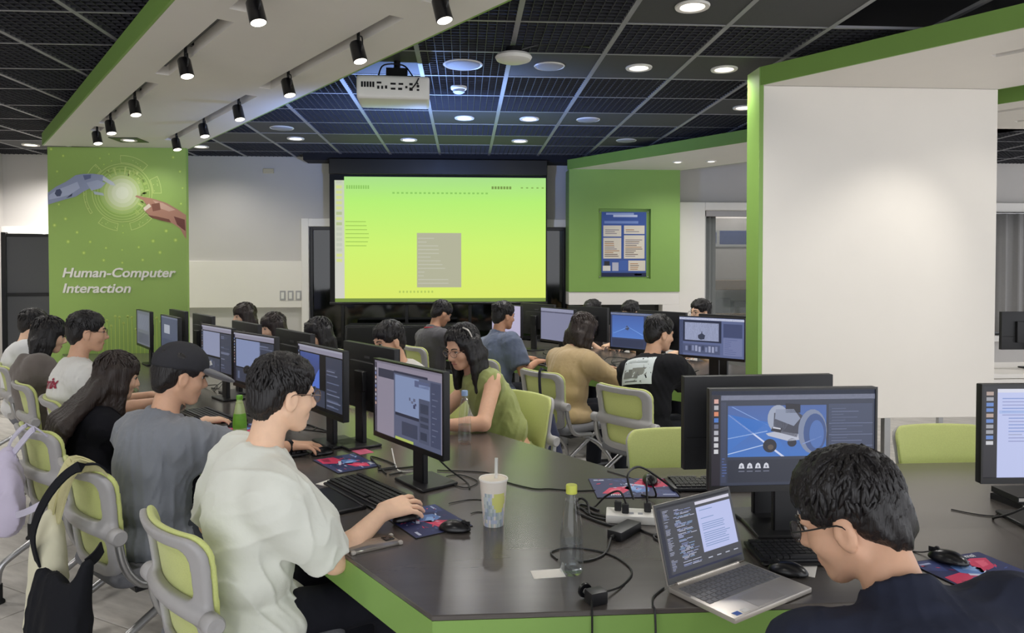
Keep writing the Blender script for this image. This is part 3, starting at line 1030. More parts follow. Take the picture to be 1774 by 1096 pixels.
order = ['nearest the green sign', 'second from the green sign', 'third from the green sign', 'fourth from the green sign', 'fifth from the green sign', 'sixth from the green sign']
for k, a in enumerate((1.30, 1.92, 2.83, 4.17, 5.33)):
    spotlight(a, 0.265, 'black spotlight on the left track of the white band, ' + order[k])
for k, a in enumerate((1.37, 2.24, 3.12, 4.08, 5.05, 5.86)):
    spotlight(a, 0.895, 'black spotlight on the right track of the white band, ' + order[k])
spotlight(1.55, 0.44, 'spotlight lighting the white partition panel, outside the picture on the left', aim=(2.72, 4.79, 1.45), ang=64, la=(1.96, 4.79), power=30)
spotlight(1.75, 0.99, 'spotlight lighting the white partition panel, outside the picture on the right', aim=(3.2, 4.79, 1.5), ang=80, la=(1.96, 4.79), power=10)
spotlight(1.25, 0.84, 'small black spotlight under the distant band at the far right', la=(3.30, 6.15), power=8)
# ================================================================== IMPLICIT SURFACES
def nets(V, lo, h):
    S = V < 0
    n = S.astype(np.int8)
    cs = (n[:-1, :-1, :-1] + n[1:, :-1, :-1] + n[:-1, 1:, :-1] + n[:-1, :-1, 1:] + n[1:, 1:, :-1] + n[1:, :-1, 1:] + n[:-1, 1:, 1:] + n[1:, 1:, 1:])
    mask = (cs > 0) & (cs < 8)
    ci = np.argwhere(mask)
    ids = np.full(mask.shape, -1, np.int32)
    ids[mask] = np.arange(len(ci), dtype=np.int32)
    acc = np.zeros((len(ci), 3), np.float32)
    num = np.zeros(len(ci), np.float32)
    corners = [(0, 0, 0), (1, 0, 0), (0, 1, 0), (1, 1, 0), (0, 0, 1), (1, 0, 1), (0, 1, 1), (1, 1, 1)]
    vals = [V[ci[:, 0] + c[0], ci[:, 1] + c[1], ci[:, 2] + c[2]] for c in corners]
    for a in range(8):
        for b in range(a + 1, 8):
            ca, cb_ = corners[a], corners[b]
            if sum(abs(ca[i] - cb_[i]) for i in range(3)) != 1:
                continue
            va, vb = vals[a], vals[b]
            cr = (va < 0) != (vb < 0)
            t = np.where(cr, va / np.where(cr, va - vb, 1), 0)
            for i in range(3):
                acc[:, i] += np.where(cr, ca[i] + t * (cb_[i] - ca[i]), 0)
            num += cr
    P = (ci + acc / num[:, None]) * h + np.array(lo, np.float32)
    quads = []
    for ax in range(3):
        o1, o2 = [i for i in range(3) if i != ax]
        sl0 = [slice(None)] * 3
        sl1_ = [slice(None)] * 3
        sl0[ax] = slice(0, -1)
        sl1_[ax] = slice(1, None)
        for o in (o1, o2):
            sl0[o] = slice(1, -1)
            sl1_[o] = slice(1, -1)
        A, B = S[tuple(sl0)], S[tuple(sl1_)]
        for sign in (0, 1):
            e = np.argwhere(A & ~B if sign == 0 else ~A & B)
            if not len(e):
                continue
            e[:, o1] += 1
            e[:, o2] += 1
            def cell(d1, d2):
                q = e.copy()
                q[:, o1] -= d1
                q[:, o2] -= d2
                return ids[q[:, 0], q[:, 1], q[:, 2]]
            q = np.stack([cell(1, 1), cell(0, 1), cell(0, 0), cell(1, 0)], 1)
            flip = (sign == 1) ^ (ax == 1)
            if flip:
                q = q[:, ::-1]
            quads.append(q)
    Q = np.concatenate(quads) if quads else np.zeros((0, 4), int)
    return P, Q

def np_mesh(name, P, Q, mats):
    me = bpy.data.meshes.new(name)
    me.vertices.add(len(P))
    me.vertices.foreach_set('co', np.asarray(P, np.float32).ravel())
    me.loops.add(len(Q) * 4)
    me.loops.foreach_set('vertex_index', np.asarray(Q, np.int32).ravel())
    me.polygons.add(len(Q))
    me.polygons.foreach_set('loop_start', np.arange(0, len(Q) * 4, 4, dtype=np.int32))
    me.polygons.foreach_set('loop_total', np.full(len(Q), 4, np.int32))
    me.polygons.foreach_set('use_smooth', np.ones(len(Q), bool))
    if not isinstance(mats, (list, tuple)):
        mats = [mats]
    for m in mats:
        me.materials.append(MATS[m] if isinstance(m, str) else m)
    me.update(calc_edges=True)
    return me

def fn_mesh(name, fn, lo, hi, h, mats):
    n = [int((hi[i] - lo[i]) / h) + 2 for i in range(3)]
    ax = [np.float32(lo[i]) + np.arange(n[i], dtype=np.float32) * np.float32(h) for i in range(3)]
    V = fn(ax[0][:, None, None], ax[1][None, :, None], ax[2][None, None, :])
    V = np.broadcast_to(V, n).astype(np.float32)
    return np_mesh(name, *nets(V, lo, h), mats)

def rbox(x, y, hx, hy, r):
    qx, qy = np.abs(x) - hx + r, np.abs(y) - hy + r
    return np.sqrt(np.maximum(qx, 0) ** 2 + np.maximum(qy, 0) ** 2) + np.minimum(np.maximum(qx, qy), 0) - r

def smax(a, b, k):
    hh = np.maximum(k - np.abs(a - b), 0) / k
    return np.maximum(a, b) + hh * hh * k * 0.25

def smin(a, b, k):
    hh = np.maximum(k - np.abs(a - b), 0) / k
    return np.minimum(a, b) - hh * hh * k * 0.25

class Field:
    """list of blended primitives, sampled on a grid"""
    def __init__(s):
        s.p = []

    def cap(s, a, b, ra, rb=None, k=0.02, op='u'):
        s.p.append(('cap', np.array(a, np.float32), np.array(b, np.float32), ra, ra if rb is None else rb, k, op))
        return s

    def cone(s, a, b, ra, rb, k=0.02, op='u'):
        s.p.append(('cone', np.array(a, np.float32), np.array(b, np.float32), ra, rb, k, op))
        return s

    def ell(s, c, r, R=None, k=0.03, op='u'):
        s.p.append(('ell', np.array(c, np.float32), np.array(r, np.float32), None if R is None else np.array(R, np.float32), 0, k, op))
        return s

    def box(s, c, hf, R=None, r=0.01, k=0.01, op='u'):
        s.p.append(('box', np.array(c, np.float32), np.array(hf, np.float32), None if R is None else np.array(R, np.float32), r, k, op))
        return s

    def bounds(s):
        lo, hi = np.full(3, 1e9), np.full(3, -1e9)
        for q in s.p:
            if q[6] != 'u':
                continue
            a, b = s.pb(q)
            lo, hi = np.minimum(lo, a), np.maximum(hi, b)
        return lo, hi

    def pb(s, q):
        if q[0] in ('cap', 'cone'):
            r = max(q[3], q[4])
            return np.minimum(q[1], q[2]) - r, np.maximum(q[1], q[2]) + r
        e = q[2] if q[3] is None else np.abs(q[3]) @ q[2]
        return q[1] - e, q[1] + e

    def sample(s, h, noise=None):
        lo, hi = s.bounds()
        lo = lo - 3 * h
        hi = hi + 3 * h
        n = ((hi - lo) / h).astype(int) + 2
        V = np.full(n, 0.2, np.float32)
        for q in s.p:
            a, b = s.pb(q)
            pad = q[5] + 3 * h
            i0 = np.clip(((a - pad - lo) / h).astype(int), 0, n - 1)
            i1 = np.clip(((b + pad - lo) / h).astype(int) + 2, 1, n)
            if np.any(i1 <= i0):
                continue
            X = (lo[0] + np.arange(i0[0], i1[0]) * h).astype(np.float32)[:, None, None]
            Y = (lo[1] + np.arange(i0[1], i1[1]) * h).astype(np.float32)[None, :, None]
            Z = (lo[2] + np.arange(i0[2], i1[2]) * h).astype(np.float32)[None, None, :]
            if q[0] in ('cap', 'cone'):
                d = q[2] - q[1]
                L2 = float(d @ d) + 1e-12
                dx, dy, dz = X - q[1][0], Y - q[1][1], Z - q[1][2]
                tt = (dx * d[0] + dy * d[1] + dz * d[2]) / L2
                t = np.clip(tt, 0, 1)
                dist = np.sqrt((dx - t * d[0]) ** 2 + (dy - t * d[1]) ** 2 + (dz - t * d[2]) ** 2)
                if q[0] == 'cap':
                    D = dist - (q[3] + (q[4] - q[3]) * t)
                else:
                    rad = np.sqrt((dx - tt * d[0]) ** 2 + (dy - tt * d[1]) ** 2 + (dz - tt * d[2]) ** 2) - (q[3] + (q[4] - q[3]) * t)
                    D = smax(rad, np.abs(tt - 0.5) * math.sqrt(L2) - 0.5 * math.sqrt(L2), 0.008)
            else:
                dx, dy, dz = X - q[1][0], Y - q[1][1], Z - q[1][2]
                if q[3] is not None:
                    R = q[3]
                    dx, dy, dz = (R[0, 0] * dx + R[1, 0] * dy + R[2, 0] * dz, R[0, 1] * dx + R[1, 1] * dy + R[2, 1] * dz, R[0, 2] * dx + R[1, 2] * dy + R[2, 2] * dz)
                if q[0] == 'ell':
                    r = q[2]
                    k0 = np.sqrt((dx / r[0]) ** 2 + (dy / r[1]) ** 2 + (dz / r[2]) ** 2)
                    k1 = np.sqrt((dx / r[0] ** 2) ** 2 + (dy / r[1] ** 2) ** 2 + (dz / r[2] ** 2) ** 2) + 1e-9
                    D = k0 * (k0 - 1) / k1
                else:
                    hf, r = q[2], q[4]
                    ax_, ay_, az_ = np.abs(dx) - hf[0] + r, np.abs(dy) - hf[1] + r, np.abs(dz) - hf[2] + r
                    D = np.sqrt(np.maximum(ax_, 0) ** 2 + np.maximum(ay_, 0) ** 2 + np.maximum(az_, 0) ** 2) + np.minimum(np.maximum(np.maximum(ax_, ay_), az_), 0) - r
            sub = V[i0[0]:i1[0], i0[1]:i1[1], i0[2]:i1[2]]
            if q[6] == 'u':
                sub[...] = smin(sub, D, q[5])
            else:
                sub[...] = smax(sub, -D, q[5])
        if noise is not None:
            m = np.argwhere(np.abs(V) < 0.04)
            p = lo + m * h
            V[m[:, 0], m[:, 1], m[:, 2]] += noise(p).astype(np.float32)
        V[0], V[-1], V[:, 0], V[:, -1], V[:, :, 0], V[:, :, -1] = 0.2, 0.2, 0.2, 0.2, 0.2, 0.2
        return nets(V, lo, h)

    def mesh(s, name, h, mats, noise=None):
        P, Q = s.sample(h, noise)
        return np_mesh(name, P, Q, mats)

def folds(seed, amp=0.004, freq=40.0, stretch=(1, 1, 0.7)):
    rs = np.random.RandomState(seed)
    ds = rs.normal(size=(6, 3))
    ds /= np.linalg.norm(ds, axis=1)[:, None]
    ds *= np.array(stretch)
    ph = rs.uniform(0, 6.28, 6)
    fr = freq * rs.uniform(0.6, 1.6, 6)
    def f(p):
        w = np.sin(p @ (ds[0] * 16) + ph[0]) + 0.6 * np.sin(p @ (ds[1] * 31) + ph[1])
        a1 = np.sin((p @ ds[2]) * fr[2] + ph[2] + 1.3 * w)
        a2 = np.sin((p @ ds[3]) * fr[3] + ph[3] + 1.7 * w + a1)
        a3 = np.sin((p @ ds[4]) * fr[4] * 0.5 + ph[4] + w)
        r = (1 - np.abs(a1)) ** 2 * (0.5 + 0.5 * a3) + 0.7 * (1 - np.abs(a2)) ** 2 * (0.5 - 0.5 * a3)
        return -amp * (r - 0.3) + amp * 0.35 * a3
    return f

# ================================================================== TABLES
def table(label, poly, legs, name='table'):
    t = thing(name, label, 'table')
    cx = sum(p[0] for p in poly) / len(poly)
    cy = sum(p[1] for p in poly) / len(poly)
    n = len(poly)
    MB().prism(poly, TZ - 0.014, TZ).build('table_top', 'table_top', t, bevel=0.002, smooth=False)
    # green fascia boards round the rim, one per side
    area = sum(poly[i][0] * poly[(i + 1) % n][1] - poly[(i + 1) % n][0] * poly[i][1] for i in range(n))
    P = poly if area > 0 else poly[::-1]
    for i in range(n):
        a, b = Vector((P[i][0], P[i][1], 0)), Vector((P[(i + 1) % n][0], P[(i + 1) % n][1], 0))
        d = (b - a).normalized()
        inn = Vector((-d.y, d.x, 0))
        q = [a + inn * 0.001, b + inn * 0.001, b + inn * 0.022, a + inn * 0.022]
        MB().prism([(v.x, v.y) for v in q], TZ - 0.115, TZ - 0.0145).build('fascia', 'green_paint', t, smooth=False)
    for (x, y) in legs:
        lg = MB().bb(x - 0.025, x + 0.025, y - 0.025, y + 0.025, 0.012, TZ - 0.015).build('leg', 'steel', t, bevel=0.004)
        MB().cyl((x, y, 0), (x, y, 0.012), 0.03, 14).build('glide', 'rubber', lg)
    return t

e, fpt = t1(7.02, 1.30), t1(7.0, 0.0)
tab1 = table('long L-shaped black table with green fascia in the foreground',
             [(-0.082, 1.818), (3.45, 1.832), (3.45, 3.115), (0.63, 3.112), (-2.42, 7.62), (-4.00, 7.62)],
             [(0.12, 2.05), (3.2, 2.05), (3.2, 2.9), (0.75, 2.9), (-1.2, 3.75), (-0.1, 4.0), (-2.3, 5.4), (-1.3, 5.7), (-3.4, 7.1), (-2.5, 7.3), (1.9, 2.05), (1.9, 2.9)])
a_, b_ = t2(4.3, -0.15), t2(4.3, 1.15)
tab2 = table('long black table behind the white partition, monitors back to back on it',
             [(1.75, 5.0), (3.32, 5.0), (b_.x, b_.y), (a_.x, a_.y)],
             [(2.0, 5.2), (3.1, 5.25), (0.9, 6.6), (1.9, 6.9), (-0.1, 8.1), (0.6, 8.5)])

# white desk at the far right
t = thing('desk', 'white desk with drawers at the far right behind the partition', 'desk', (4.95, 6.05, 0))
MB().bb(-0.75, 1.6, -0.35, 0.35, 0.70, 0.74).build('desk_top', 'white_trim', t, bevel=0.004)
for k in range(3):
    d_ = MB().bb(-0.72 + k * 0.5, -0.24 + k * 0.5, -0.34, 0.30, 0.57, 0.695).build('drawer', 'white_trim', t, bevel=0.004)
    MB().bb(-0.54 + k * 0.5, -0.42 + k * 0.5, -0.352, -0.34, 0.62, 0.632).build('handle', 'steel', d_)
for x in (-0.7, 1.55):
    for y in (-0.3, 0.3):
        MB().bb(x - 0.02, x + 0.02, y - 0.02, y + 0.02, 0, 0.70).build('leg', 'steel', t)

# ================================================================== CHAIRS
def back_y(x, z):
    v = (z - 0.45) / 0.42
    return -0.205 - 0.075 * v - 0.03 * np.maximum(v - 0.7, 0) ** 2 * 6 + 1.05 * x * x * (0.55 + 0.45 * v)

def hw(z):
    v = (z - 0.45) / 0.42
    return 0.196 + 0.034 * v

def f_frame(x, y, z):
    d = y - back_y(x, z)
    xs_ = x * 0.225 / hw(z)
    o = rbox(xs_, z - 0.655, 0.225, 0.205, 0.06)
    o1 = rbox(xs_, z - 0.745, 0.168, 0.075, 0.035)
    o2 = rbox(xs_, z - 0.557, 0.168, 0.062, 0.04)
    s2 = smax(smax(o, -o1, 0.01), -o2, 0.01)
    fr = smax(np.abs(d) - 0.013, s2, 0.012)
    # cross bar reaching out to the pivots
    zb = 0.645 - 0.25 * x * x
    bar = np.sqrt((d + 0.016) ** 2 + ((z - zb) * 0.75) ** 2) - 0.019
    bar = smax(bar, np.abs(x) - 0.235, 0.01)
    return smin(fr, bar, 0.02)

def f_pad(x, y, z):
    d = y - back_y(x, z) - 0.021
    xs_ = x * 0.225 / hw(z)
    o = rbox(xs_, z - 0.660, 0.222, 0.207, 0.06)
    return smax(np.abs(d) - 0.010, o, 0.010)

frame_me = fn_mesh('back_frame', f_frame, (-0.26, -0.36, 0.43), (0.26, -0.08, 0.90), 0.006, 'grey_plastic')
pad_me = fn_mesh('back_pad', f_pad, (-0.26, -0.36, 0.43), (0.26, -0.06, 0.90), 0.006, 'chair_green')

def f_seat(x, y, z):
    zz = z - 0.445 + 0.12 * np.maximum(y - 0.14, 0) ** 2 * 6 - 0.10 * x * x
    o = rbox(x, y - 0.01, 0.232, 0.222, 0.07)
    return smax(np.abs(zz) - 0.030, o, 0.035)

seat_me = fn_mesh('seat', f_seat, (-0.26, -0.26, 0.36), (0.26, 0.27, 0.52), 0.009, 'seat_grey')
piv_me = MB().lathe([(0.0, -0.03), (0.024, -0.03), (0.029, -0.024), (0.029, 0.02), (0.024, 0.026), (0.012, 0.026), (0.0, 0.024)], 20,
                    Matrix.Translation((0.244, -0.215, 0.632)) @ Matrix.Rotation(PI / 2, 4, 'Y')).mesh('pivot_joint', 'grey_plastic')
arm_me = MB().tube([(0.247, -0.215, 0.625), (0.250, -0.20, 0.54), (0.248, -0.165, 0.47), (0.235, -0.10, 0.425), (0.225, 0.05, 0.405)], 0.0155, 10, 5).mesh('side_tube', 'steel')
rl_me = MB().tube([(0.215, 0.10, 0.405), (0.225, -0.10, 0.30), (0.235, -0.27, 0.205), (0.238, -0.315, 0.16), (0.240, -0.325, 0.10), (0.240, -0.325, 0.055)], 0.0155, 10, 5).mesh('leg', 'steel')
fl_me = MB().tube([(0.215, -0.02, 0.405), (0.222, 0.12, 0.33), (0.232, 0.225, 0.22), (0.237, 0.262, 0.14), (0.238, 0.27, 0.055)], 0.0155, 10, 5).mesh('leg', 'steel')
ft_r = MB().lathe([(0.0, 0.0), (0.030, 0.0), (0.029, 0.010), (0.020, 0.02), (0.020, 0.09), (0.0, 0.09)], 14, Matrix.Translation((0.240, -0.325, 0))).mesh('foot', 'rubber')
ft_f = MB().lathe([(0.0, 0.0), (0.030, 0.0), (0.029, 0.010), (0.020, 0.02), (0.020, 0.09), (0.0, 0.09)], 14, Matrix.Translation((0.238, 0.27, 0))).mesh('foot', 'rubber')
und_me = MB().bb(-0.21, 0.21, -0.14, 0.16, 0.395, 0.418).bb(-0.225, 0.225, -0.015, 0.015, 0.385, 0.41).mesh('seat_bracket', 'black_plastic', bevel=0.004)

def mirror(me, name):
    m2 = me.copy()
    for v in m2.vertices:
        v.co.x = -v.co.x
    m2.flip_normals()
    return m2

pairs = [('pivot_joint', piv_me, None), ('side_tube', arm_me, None), ('leg', rl_me, ft_r), ('leg', fl_me, ft_f)]
pairs = pairs + [(n, mirror(m, n), mirror(f_, 'foot') if f_ else None) for n, m, f_ in pairs]
tag_me = MB().box((-0.12, -0.2145, 0.466), (0.022, 0.004, 0.012)).mesh('maker_tag', 'black_plastic')

def chair(pos, rotz, label, group):
    t = thing('office_chair', label, 'chair', (pos[0], pos[1], 0), rotz, group)
    link('back_frame', frame_me, t)
    link('back_pad', pad_me, t)
    link('seat', seat_me, t)
    link('seat_bracket', und_me, t)
    for n, m, f_ in pairs:
        o = link(n, m, t)
        if f_ is not None:
            link('foot', f_, o)
    return t

CG1, CG2, CG3 = 'green chairs along the left side of the near table', 'green chairs on the aisle side of the near table', 'green chairs along the rear table'
dg = math.radians
chairs_left = [(0.78, -0.19, 'green and grey chair of the man in the pale T-shirt, nearest the viewer', 6),
               (1.68, -0.30, 'green and grey chair with cream and black tote bags hung on its back', 12),
               (2.56, -0.38, 'green and grey chair with a lilac bag hung on its back', 14),
               (3.38, -0.22, 'green and grey chair behind the white shirt with red script', 0),
               (4.16, -0.30, 'green and grey chair behind the person in the brown hooded top', 4),
               (5.25, -0.34, 'green and grey chair farthest along the left row, by the picture edge', 2)]
for tt, ss, l, r in chairs_left:
    chair(t1(tt, ss, 0), ANG_L + dg(r), l, CG1)
chairs_v = [(1.80, 1.53, 'bright green chair of the woman in the sleeveless top', 0), (2.62, 1.56, 'green chair of the man in the striped shirt, behind the monitors', 0),
            (3.62, 1.62, 'green chair of the dark-haired woman with tied hair', 0), (4.63, 1.62, 'green chair of the long-haired woman in white', 0),
            (5.55, 1.66, 'green chair of the woman nearest the rear wall', 0)]
for tt, ss, l, r in chairs_v:
    chair(t1(tt, ss, 0), ANG_R + dg(r), l, CG2)
chair((0.955, 3.06, 0), PI + dg(2), 'empty green chair behind the back-turned monitor on the near table', CG2)
chair((2.20, 3.06, 0), PI, 'empty green chair under the white partition panel', CG2)
chairs_t = [(0.37, -0.72, 'green and grey chair of the man in the black printed T-shirt', 2), (1.21, -0.68, 'green and grey chair of the person in the khaki jacket with a strap over it', 2),
            (2.08, -0.58, 'green and grey chair of the man in the slate polo shirt', 0), (3.20, -0.56, 'green and grey chair of the man with the red lanyard', -2)]
for tt, ss, l, r in chairs_t:
    chair(t2(tt, ss, 0), ANG_L + dg(r), l, CG3)
chair((0.78, 1.27), dg(2), 'green chair of the man in the navy shirt at the laptop', CG2)

# ================================================================== MONITORS
MW, MH = 0.545, 0.325
hous_me = MB().bb(-MW / 2, MW / 2, -0.004, 0.022, -MH / 2, MH / 2).bb(-0.15, 0.15, 0.020, 0.048, -0.10, 0.08).mesh('housing', 'monitor_back', bevel=0.004, bseg=2)
bez = MB()
for a, b, c, d in ((-MW / 2, MW / 2, -MH / 2, -MH / 2 + 0.020), (-MW / 2, MW / 2, MH / 2 - 0.007, MH / 2), (-MW / 2, -MW / 2 + 0.007, -MH / 2 + .02, MH / 2 - .007), (MW / 2 - 0.007, MW / 2, -MH / 2 + .02, MH / 2 - .007)):
    bez.bb(a, b, -0.0085, -0.004, c, d)
bez_me = bez.mesh('bezel', 'black_satin', smooth=False)
neck_me = MB().bb(-0.04, 0.04, 0.045, 0.07, -0.31, -0.02).bb(-0.045, 0.045, 0.04, 0.072, -0.06, 0.04).mesh('stand_neck', 'black_plastic', bevel=0.004)
base_me = MB().prism([(-0.11, 0.0), (0.11, 0.0), (0.10, 0.17), (-0.10, 0.17)], -0.318, -0.306).mesh('stand_base', 'black_plastic', bevel=0.003)
ridge_me = MB().bb(-MW / 2 + .01, MW / 2 - .01, 0.0215, 0.0235, -0.052, -0.048).mesh('seam', 'black_matte')
logo_me = MB().bb(-0.03, 0.03, 0.0225, 0.024, 0.095, 0.107).mesh('badge', mat('badge_grey', (70, 70, 74), 0.4))

DK, DK2, MID = (50, 56, 74), (34, 38, 54), (86, 94, 120)

def ui_editor(seed, view=((150, 160, 190)), side=(126, 122, 138), blob=True):
    rnd = random.Random(seed)
    a = [(0, .965, 1, 1, (150, 150, 166)), (0, .0, .032, .965, (40, 38, 50)), (.032, .90, 1, .965, (132, 130, 148))]
    b = [(.05, .36, .62, .88, view), (.64, .05, .98, .88, DK), (.05, .05, .62, .32, DK)]
    c = []
    for k in range(12):
        y = .08 + rnd.random() * .74
        c.append((.66, y, .66 + rnd.uniform(.08, .30), y + .018, rnd.choice((MID, (104, 110, 134), (66, 72, 92)))))
    for k in range(9):
        x = .07 + rnd.random() * .48
        c.append((x, .09 + rnd.random() * .16, x + .05, .14 + rnd.random() * .14, rnd.choice((MID, (70, 76, 98)))))
    if blob:
        for k in range(7):
            x, y = .36 + rnd.random() * .14, .50 + rnd.random() * .16
            c.append((x, y, x + .03, y + .035, rnd.choice(((90, 92, 116), (120, 124, 148), (70, 70, 92)))))
    for k in range(9):
        c.append((.008, .40 + k * .058, .024, .43 + k * .058, rnd.choice(((150, 120, 110), (110, 130, 170), (170, 170, 176)))))
    return [a, b, c]

def ui_robot():
    a = [(0, 0, 1, 1, (48, 54, 72)), (0, .955, 1, 1, (24, 25, 32)), (.06, .90, 1, .95, (188, 192, 216))]
    b = [(.0, .0, .055, .955, (34, 30, 40)), (.10, .30, .70, .84, (60, 110, 186), (70, 96, 156)), (.715, .30, .985, .85, (62, 70, 94)), (.10, .03, .70, .27, (40, 44, 58)), (.06, .03, .09, .88, (56, 62, 84))]
    c = [('poly', [(.10, .36), (.34, .66), (.355, .66), (.47, .30), (.455, .30), (.345, .44), (.105, .75), (.10, .75)], (60, 110, 186)),
         ('poly', [(.10, .745), (.112, .745), (.445, .30), (.425, .30)], (196, 204, 232)), ('poly', [(.10, .335), (.10, .325), (.33, .425), (.33, .435)], (170, 190, 226)),
         ('poly', [(.10, .50), (.10, .49), (.34, .565), (.34, .575)], (150, 176, 222)), ('poly', [(.12, .83), (.13, .83), (.36, .62), (.35, .62)], (120, 150, 206))]
    def ell(x, y, rx, ry, col, n=22):
        return ('poly', [(x + rx * math.cos(2 * PI * i / n), y + ry * math.sin(2 * PI * i / n)) for i in range(n)], col)
    d = [ell(.405, .70, .065, .145, (150, 158, 178)), ('poly', [(.33, .545), (.345, .52), (.47, .46), (.55, .475), (.55, .53), (.40, .57)], (176, 180, 196)),
         ('poly', [(.375, .57), (.52, .50), (.56, .72), (.50, .80), (.38, .76)], (62, 64, 78)), ell(.355, .415, .042, .072, (36, 36, 46)), ell(.49, .445, .028, .045, (40, 42, 56))]
    e_ = [('poly', [(.385, .70), (.50, .62), (.54, .70), (.50, .80), (.39, .80)], (134, 142, 164)), ell(.615, .56, .088, .235, (120, 130, 156)), ('poly', [(.45, .76), (.54, .76), (.54, .85), (.45, .86)], (30, 30, 40)),
          ('poly', [(.36, .57), (.42, .55), (.43, .60), (.37, .615)], (44, 44, 54)), ell(.36, .40, .018, .028, (86, 76, 70))]
    g = [ell(.63, .545, .070, .205, (60, 82, 132)), ('poly', [(.37, .60), (.42, .585), (.42, .60), (.375, .615)], (190, 192, 204))]
    hh = [ell(.64, .53, .045, .15, (76, 108, 170)), ('poly', [(.55, .42), (.67, .50), (.67, .515), (.555, .435)], (120, 140, 190))]
    tx = []
    rnd = random.Random(4)
    for k in range(16):
        y = .33 + k * .031
        tx.append((.73, y, .73 + rnd.uniform(.06, .22), y + .009, rnd.choice(((96, 104, 132), (84, 92, 118)))))
    for k in range(3):
        tx.append((.715, .40 + k * .12, .985, .406 + k * .12, (110, 118, 146)))
    for k in range(4):
        x = .165 + k * .05
        tx += [('poly', [(x, .18), (x + .036, .18), (x + .03, .225), (x + .018, .24), (x + .006, .225)], (202, 204, 214)), (x + .013, .188, x + .023, .212, (60, 64, 80)), (x, .145, x + .036, .155, (110, 114, 132))]
    for k in range(9):
        tx.append((.016, .34 + k * .066, .042, .385 + k * .066, ((200, 200, 204), (196, 196, 200), (190, 190, 196), (172, 172, 180), (96, 100, 120), (70, 116, 190), (206, 130, 96), (170, 170, 176), (206, 160, 150))[k]))
    for k in range(7):
        tx.append((.065, .10 + k * .03, .065 + rnd.uniform(.01, .03), .11 + k * .03, (76, 96, 150)))
    return [a, b, c, d, e_, g, hh, tx]

def ui_doc(seed=1):
    rnd = random.Random(seed)
    a = [(0, .97, 1, 1, (30, 30, 36)), (0, 0, .09, .97, (32, 30, 36)), (.09, 0, 1, .93, (182, 190, 228)), (.09, .93, 1, .97, (206, 208, 222))]
    c = []
    for k in range(14):
        y = .86 - k * .036
        c.append((.12 + (.04 if k > 5 else 0), y, .12 + rnd.uniform(.12, .34), y + .010, rnd.choice(((120, 140, 196), (140, 146, 190), (150, 156, 186)))))
    c.append((.10, .70, .36, .735, (160, 178, 222)))
    for k in range(10):
        c.append((.02, .36 + k * .06, .065, .40 + k * .06, rnd.choice(((196, 196, 200), (96, 128, 190), (170, 150, 140), (150, 152, 160)))))
    return [a, c]

def ui_blue():
    return [[(0, 0, 1, 1, (58, 66, 96)), (0, .94, 1, 1, (132, 142, 172))], [(.03, .28, .64, .92, (84, 122, 196), (72, 98, 164)), (.66, .04, .98, .90, (48, 56, 84)), (.03, .03, .64, .24, (52, 58, 82))],
            [('poly', [(.05, .40), (.33, .60), (.34, .585), (.06, .39)], (110, 150, 216)), ('poly', [(.62, .38), (.34, .60), (.345, .61), (.63, .40)], (110, 150, 216)), ('poly', [(.28, .54), (.34, .50), (.37, .58), (.32, .64)], (70, 74, 96))]]

def ui_white_view():
    rnd = random.Random(9)
    a = [(0, 0, 1, 1, (92, 102, 140)), (0, .93, 1, .985, (206, 210, 228)), (0, .0, .06, .93, (54, 60, 84))]
    b = [(.06, .36, .66, .92, (40, 46, 68)), (.09, .40, .62, .86, (176, 184, 216)), (.69, .52, .97, .86, (66, 74, 108)), (.69, .06, .97, .50, (112, 120, 158)), (.06, .06, .64, .30, (78, 86, 116))]
    c = [('poly', [(.30, .46), (.34, .42), (.40, .44), (.41, .54), (.37, .58), (.36, .66), (.35, .58), (.30, .54)], (54, 60, 80))]
    for k in range(10):
        x = .10 + k * .052
        c.append((x, .10 + rnd.random() * .05, x + .034, .22 + rnd.random() * .05, rnd.choice(((124, 132, 164), (58, 66, 92), (150, 156, 184)))))
    for k in range(8):
        c.append((.71, .10 + k * .05, .71 + rnd.uniform(.05, .22), .115 + k * .05, (90, 100, 140)))
    return [a, b, c]

def ui_grey():
    return [[(0, 0, 1, 1, (124, 126, 152)), (0, .86, 1, .90, (44, 44, 60)), (0, .90, 1, 1, (146, 148, 170))]]

def ui_m1():
    L = [[(0, 0, 1, 1, (134, 128, 144)), (0, 0, .035, .97, (42, 38, 50)), (0, .97, 1, 1, (60, 58, 70))],
         [(.06, .78, .31, .90, (52, 54, 70)), (.31, .0, .98, .88, (84, 90, 114)), (.31, .88, .80, .91, (48, 50, 68))],
         [(.33, .36, .68, .86, (124, 138, 172)), (.33, .32, .68, .36, (40, 44, 60)), (.68, .06, .82, .62, (74, 80, 102)), (.84, .06, .97, .86, (64, 70, 94)), (.43, .08, .66, .26, (58, 64, 84)), (.33, .0, .60, .035, (166, 180, 96))],
         [(.68, .62, .83, .80, (124, 138, 172)), (.62, .76, .82, .84, (84, 92, 124)), (.70, .44, .81, .56, (54, 60, 78)), (.70, .34, .81, .40, (54, 60, 78)), (.70, .26, .81, .31, (54, 60, 78)), (.70, .10, .79, .20, (50, 56, 74)),
          (.54, .56, .56, .60, (84, 88, 112)), (.57, .53, .60, .56, (96, 100, 124)), (.60, .56, .63, .60, (90, 94, 118)), (.60, .47, .63, .52, (58, 62, 90)), (.62, .51, .645, .54, (70, 74, 100))]]
    for k in range(9):
        L[3].append((.86, .12 + k * .075, .86 + .02 + .07 * ((k * 37) % 5) / 5, .13 + k * .075, (104, 110, 134)))
        L[3].append((.007, .38 + k * .06, .027, .415 + k * .06, ((180, 150, 140), (120, 130, 170), (170, 170, 178))[k % 3]))
    return L

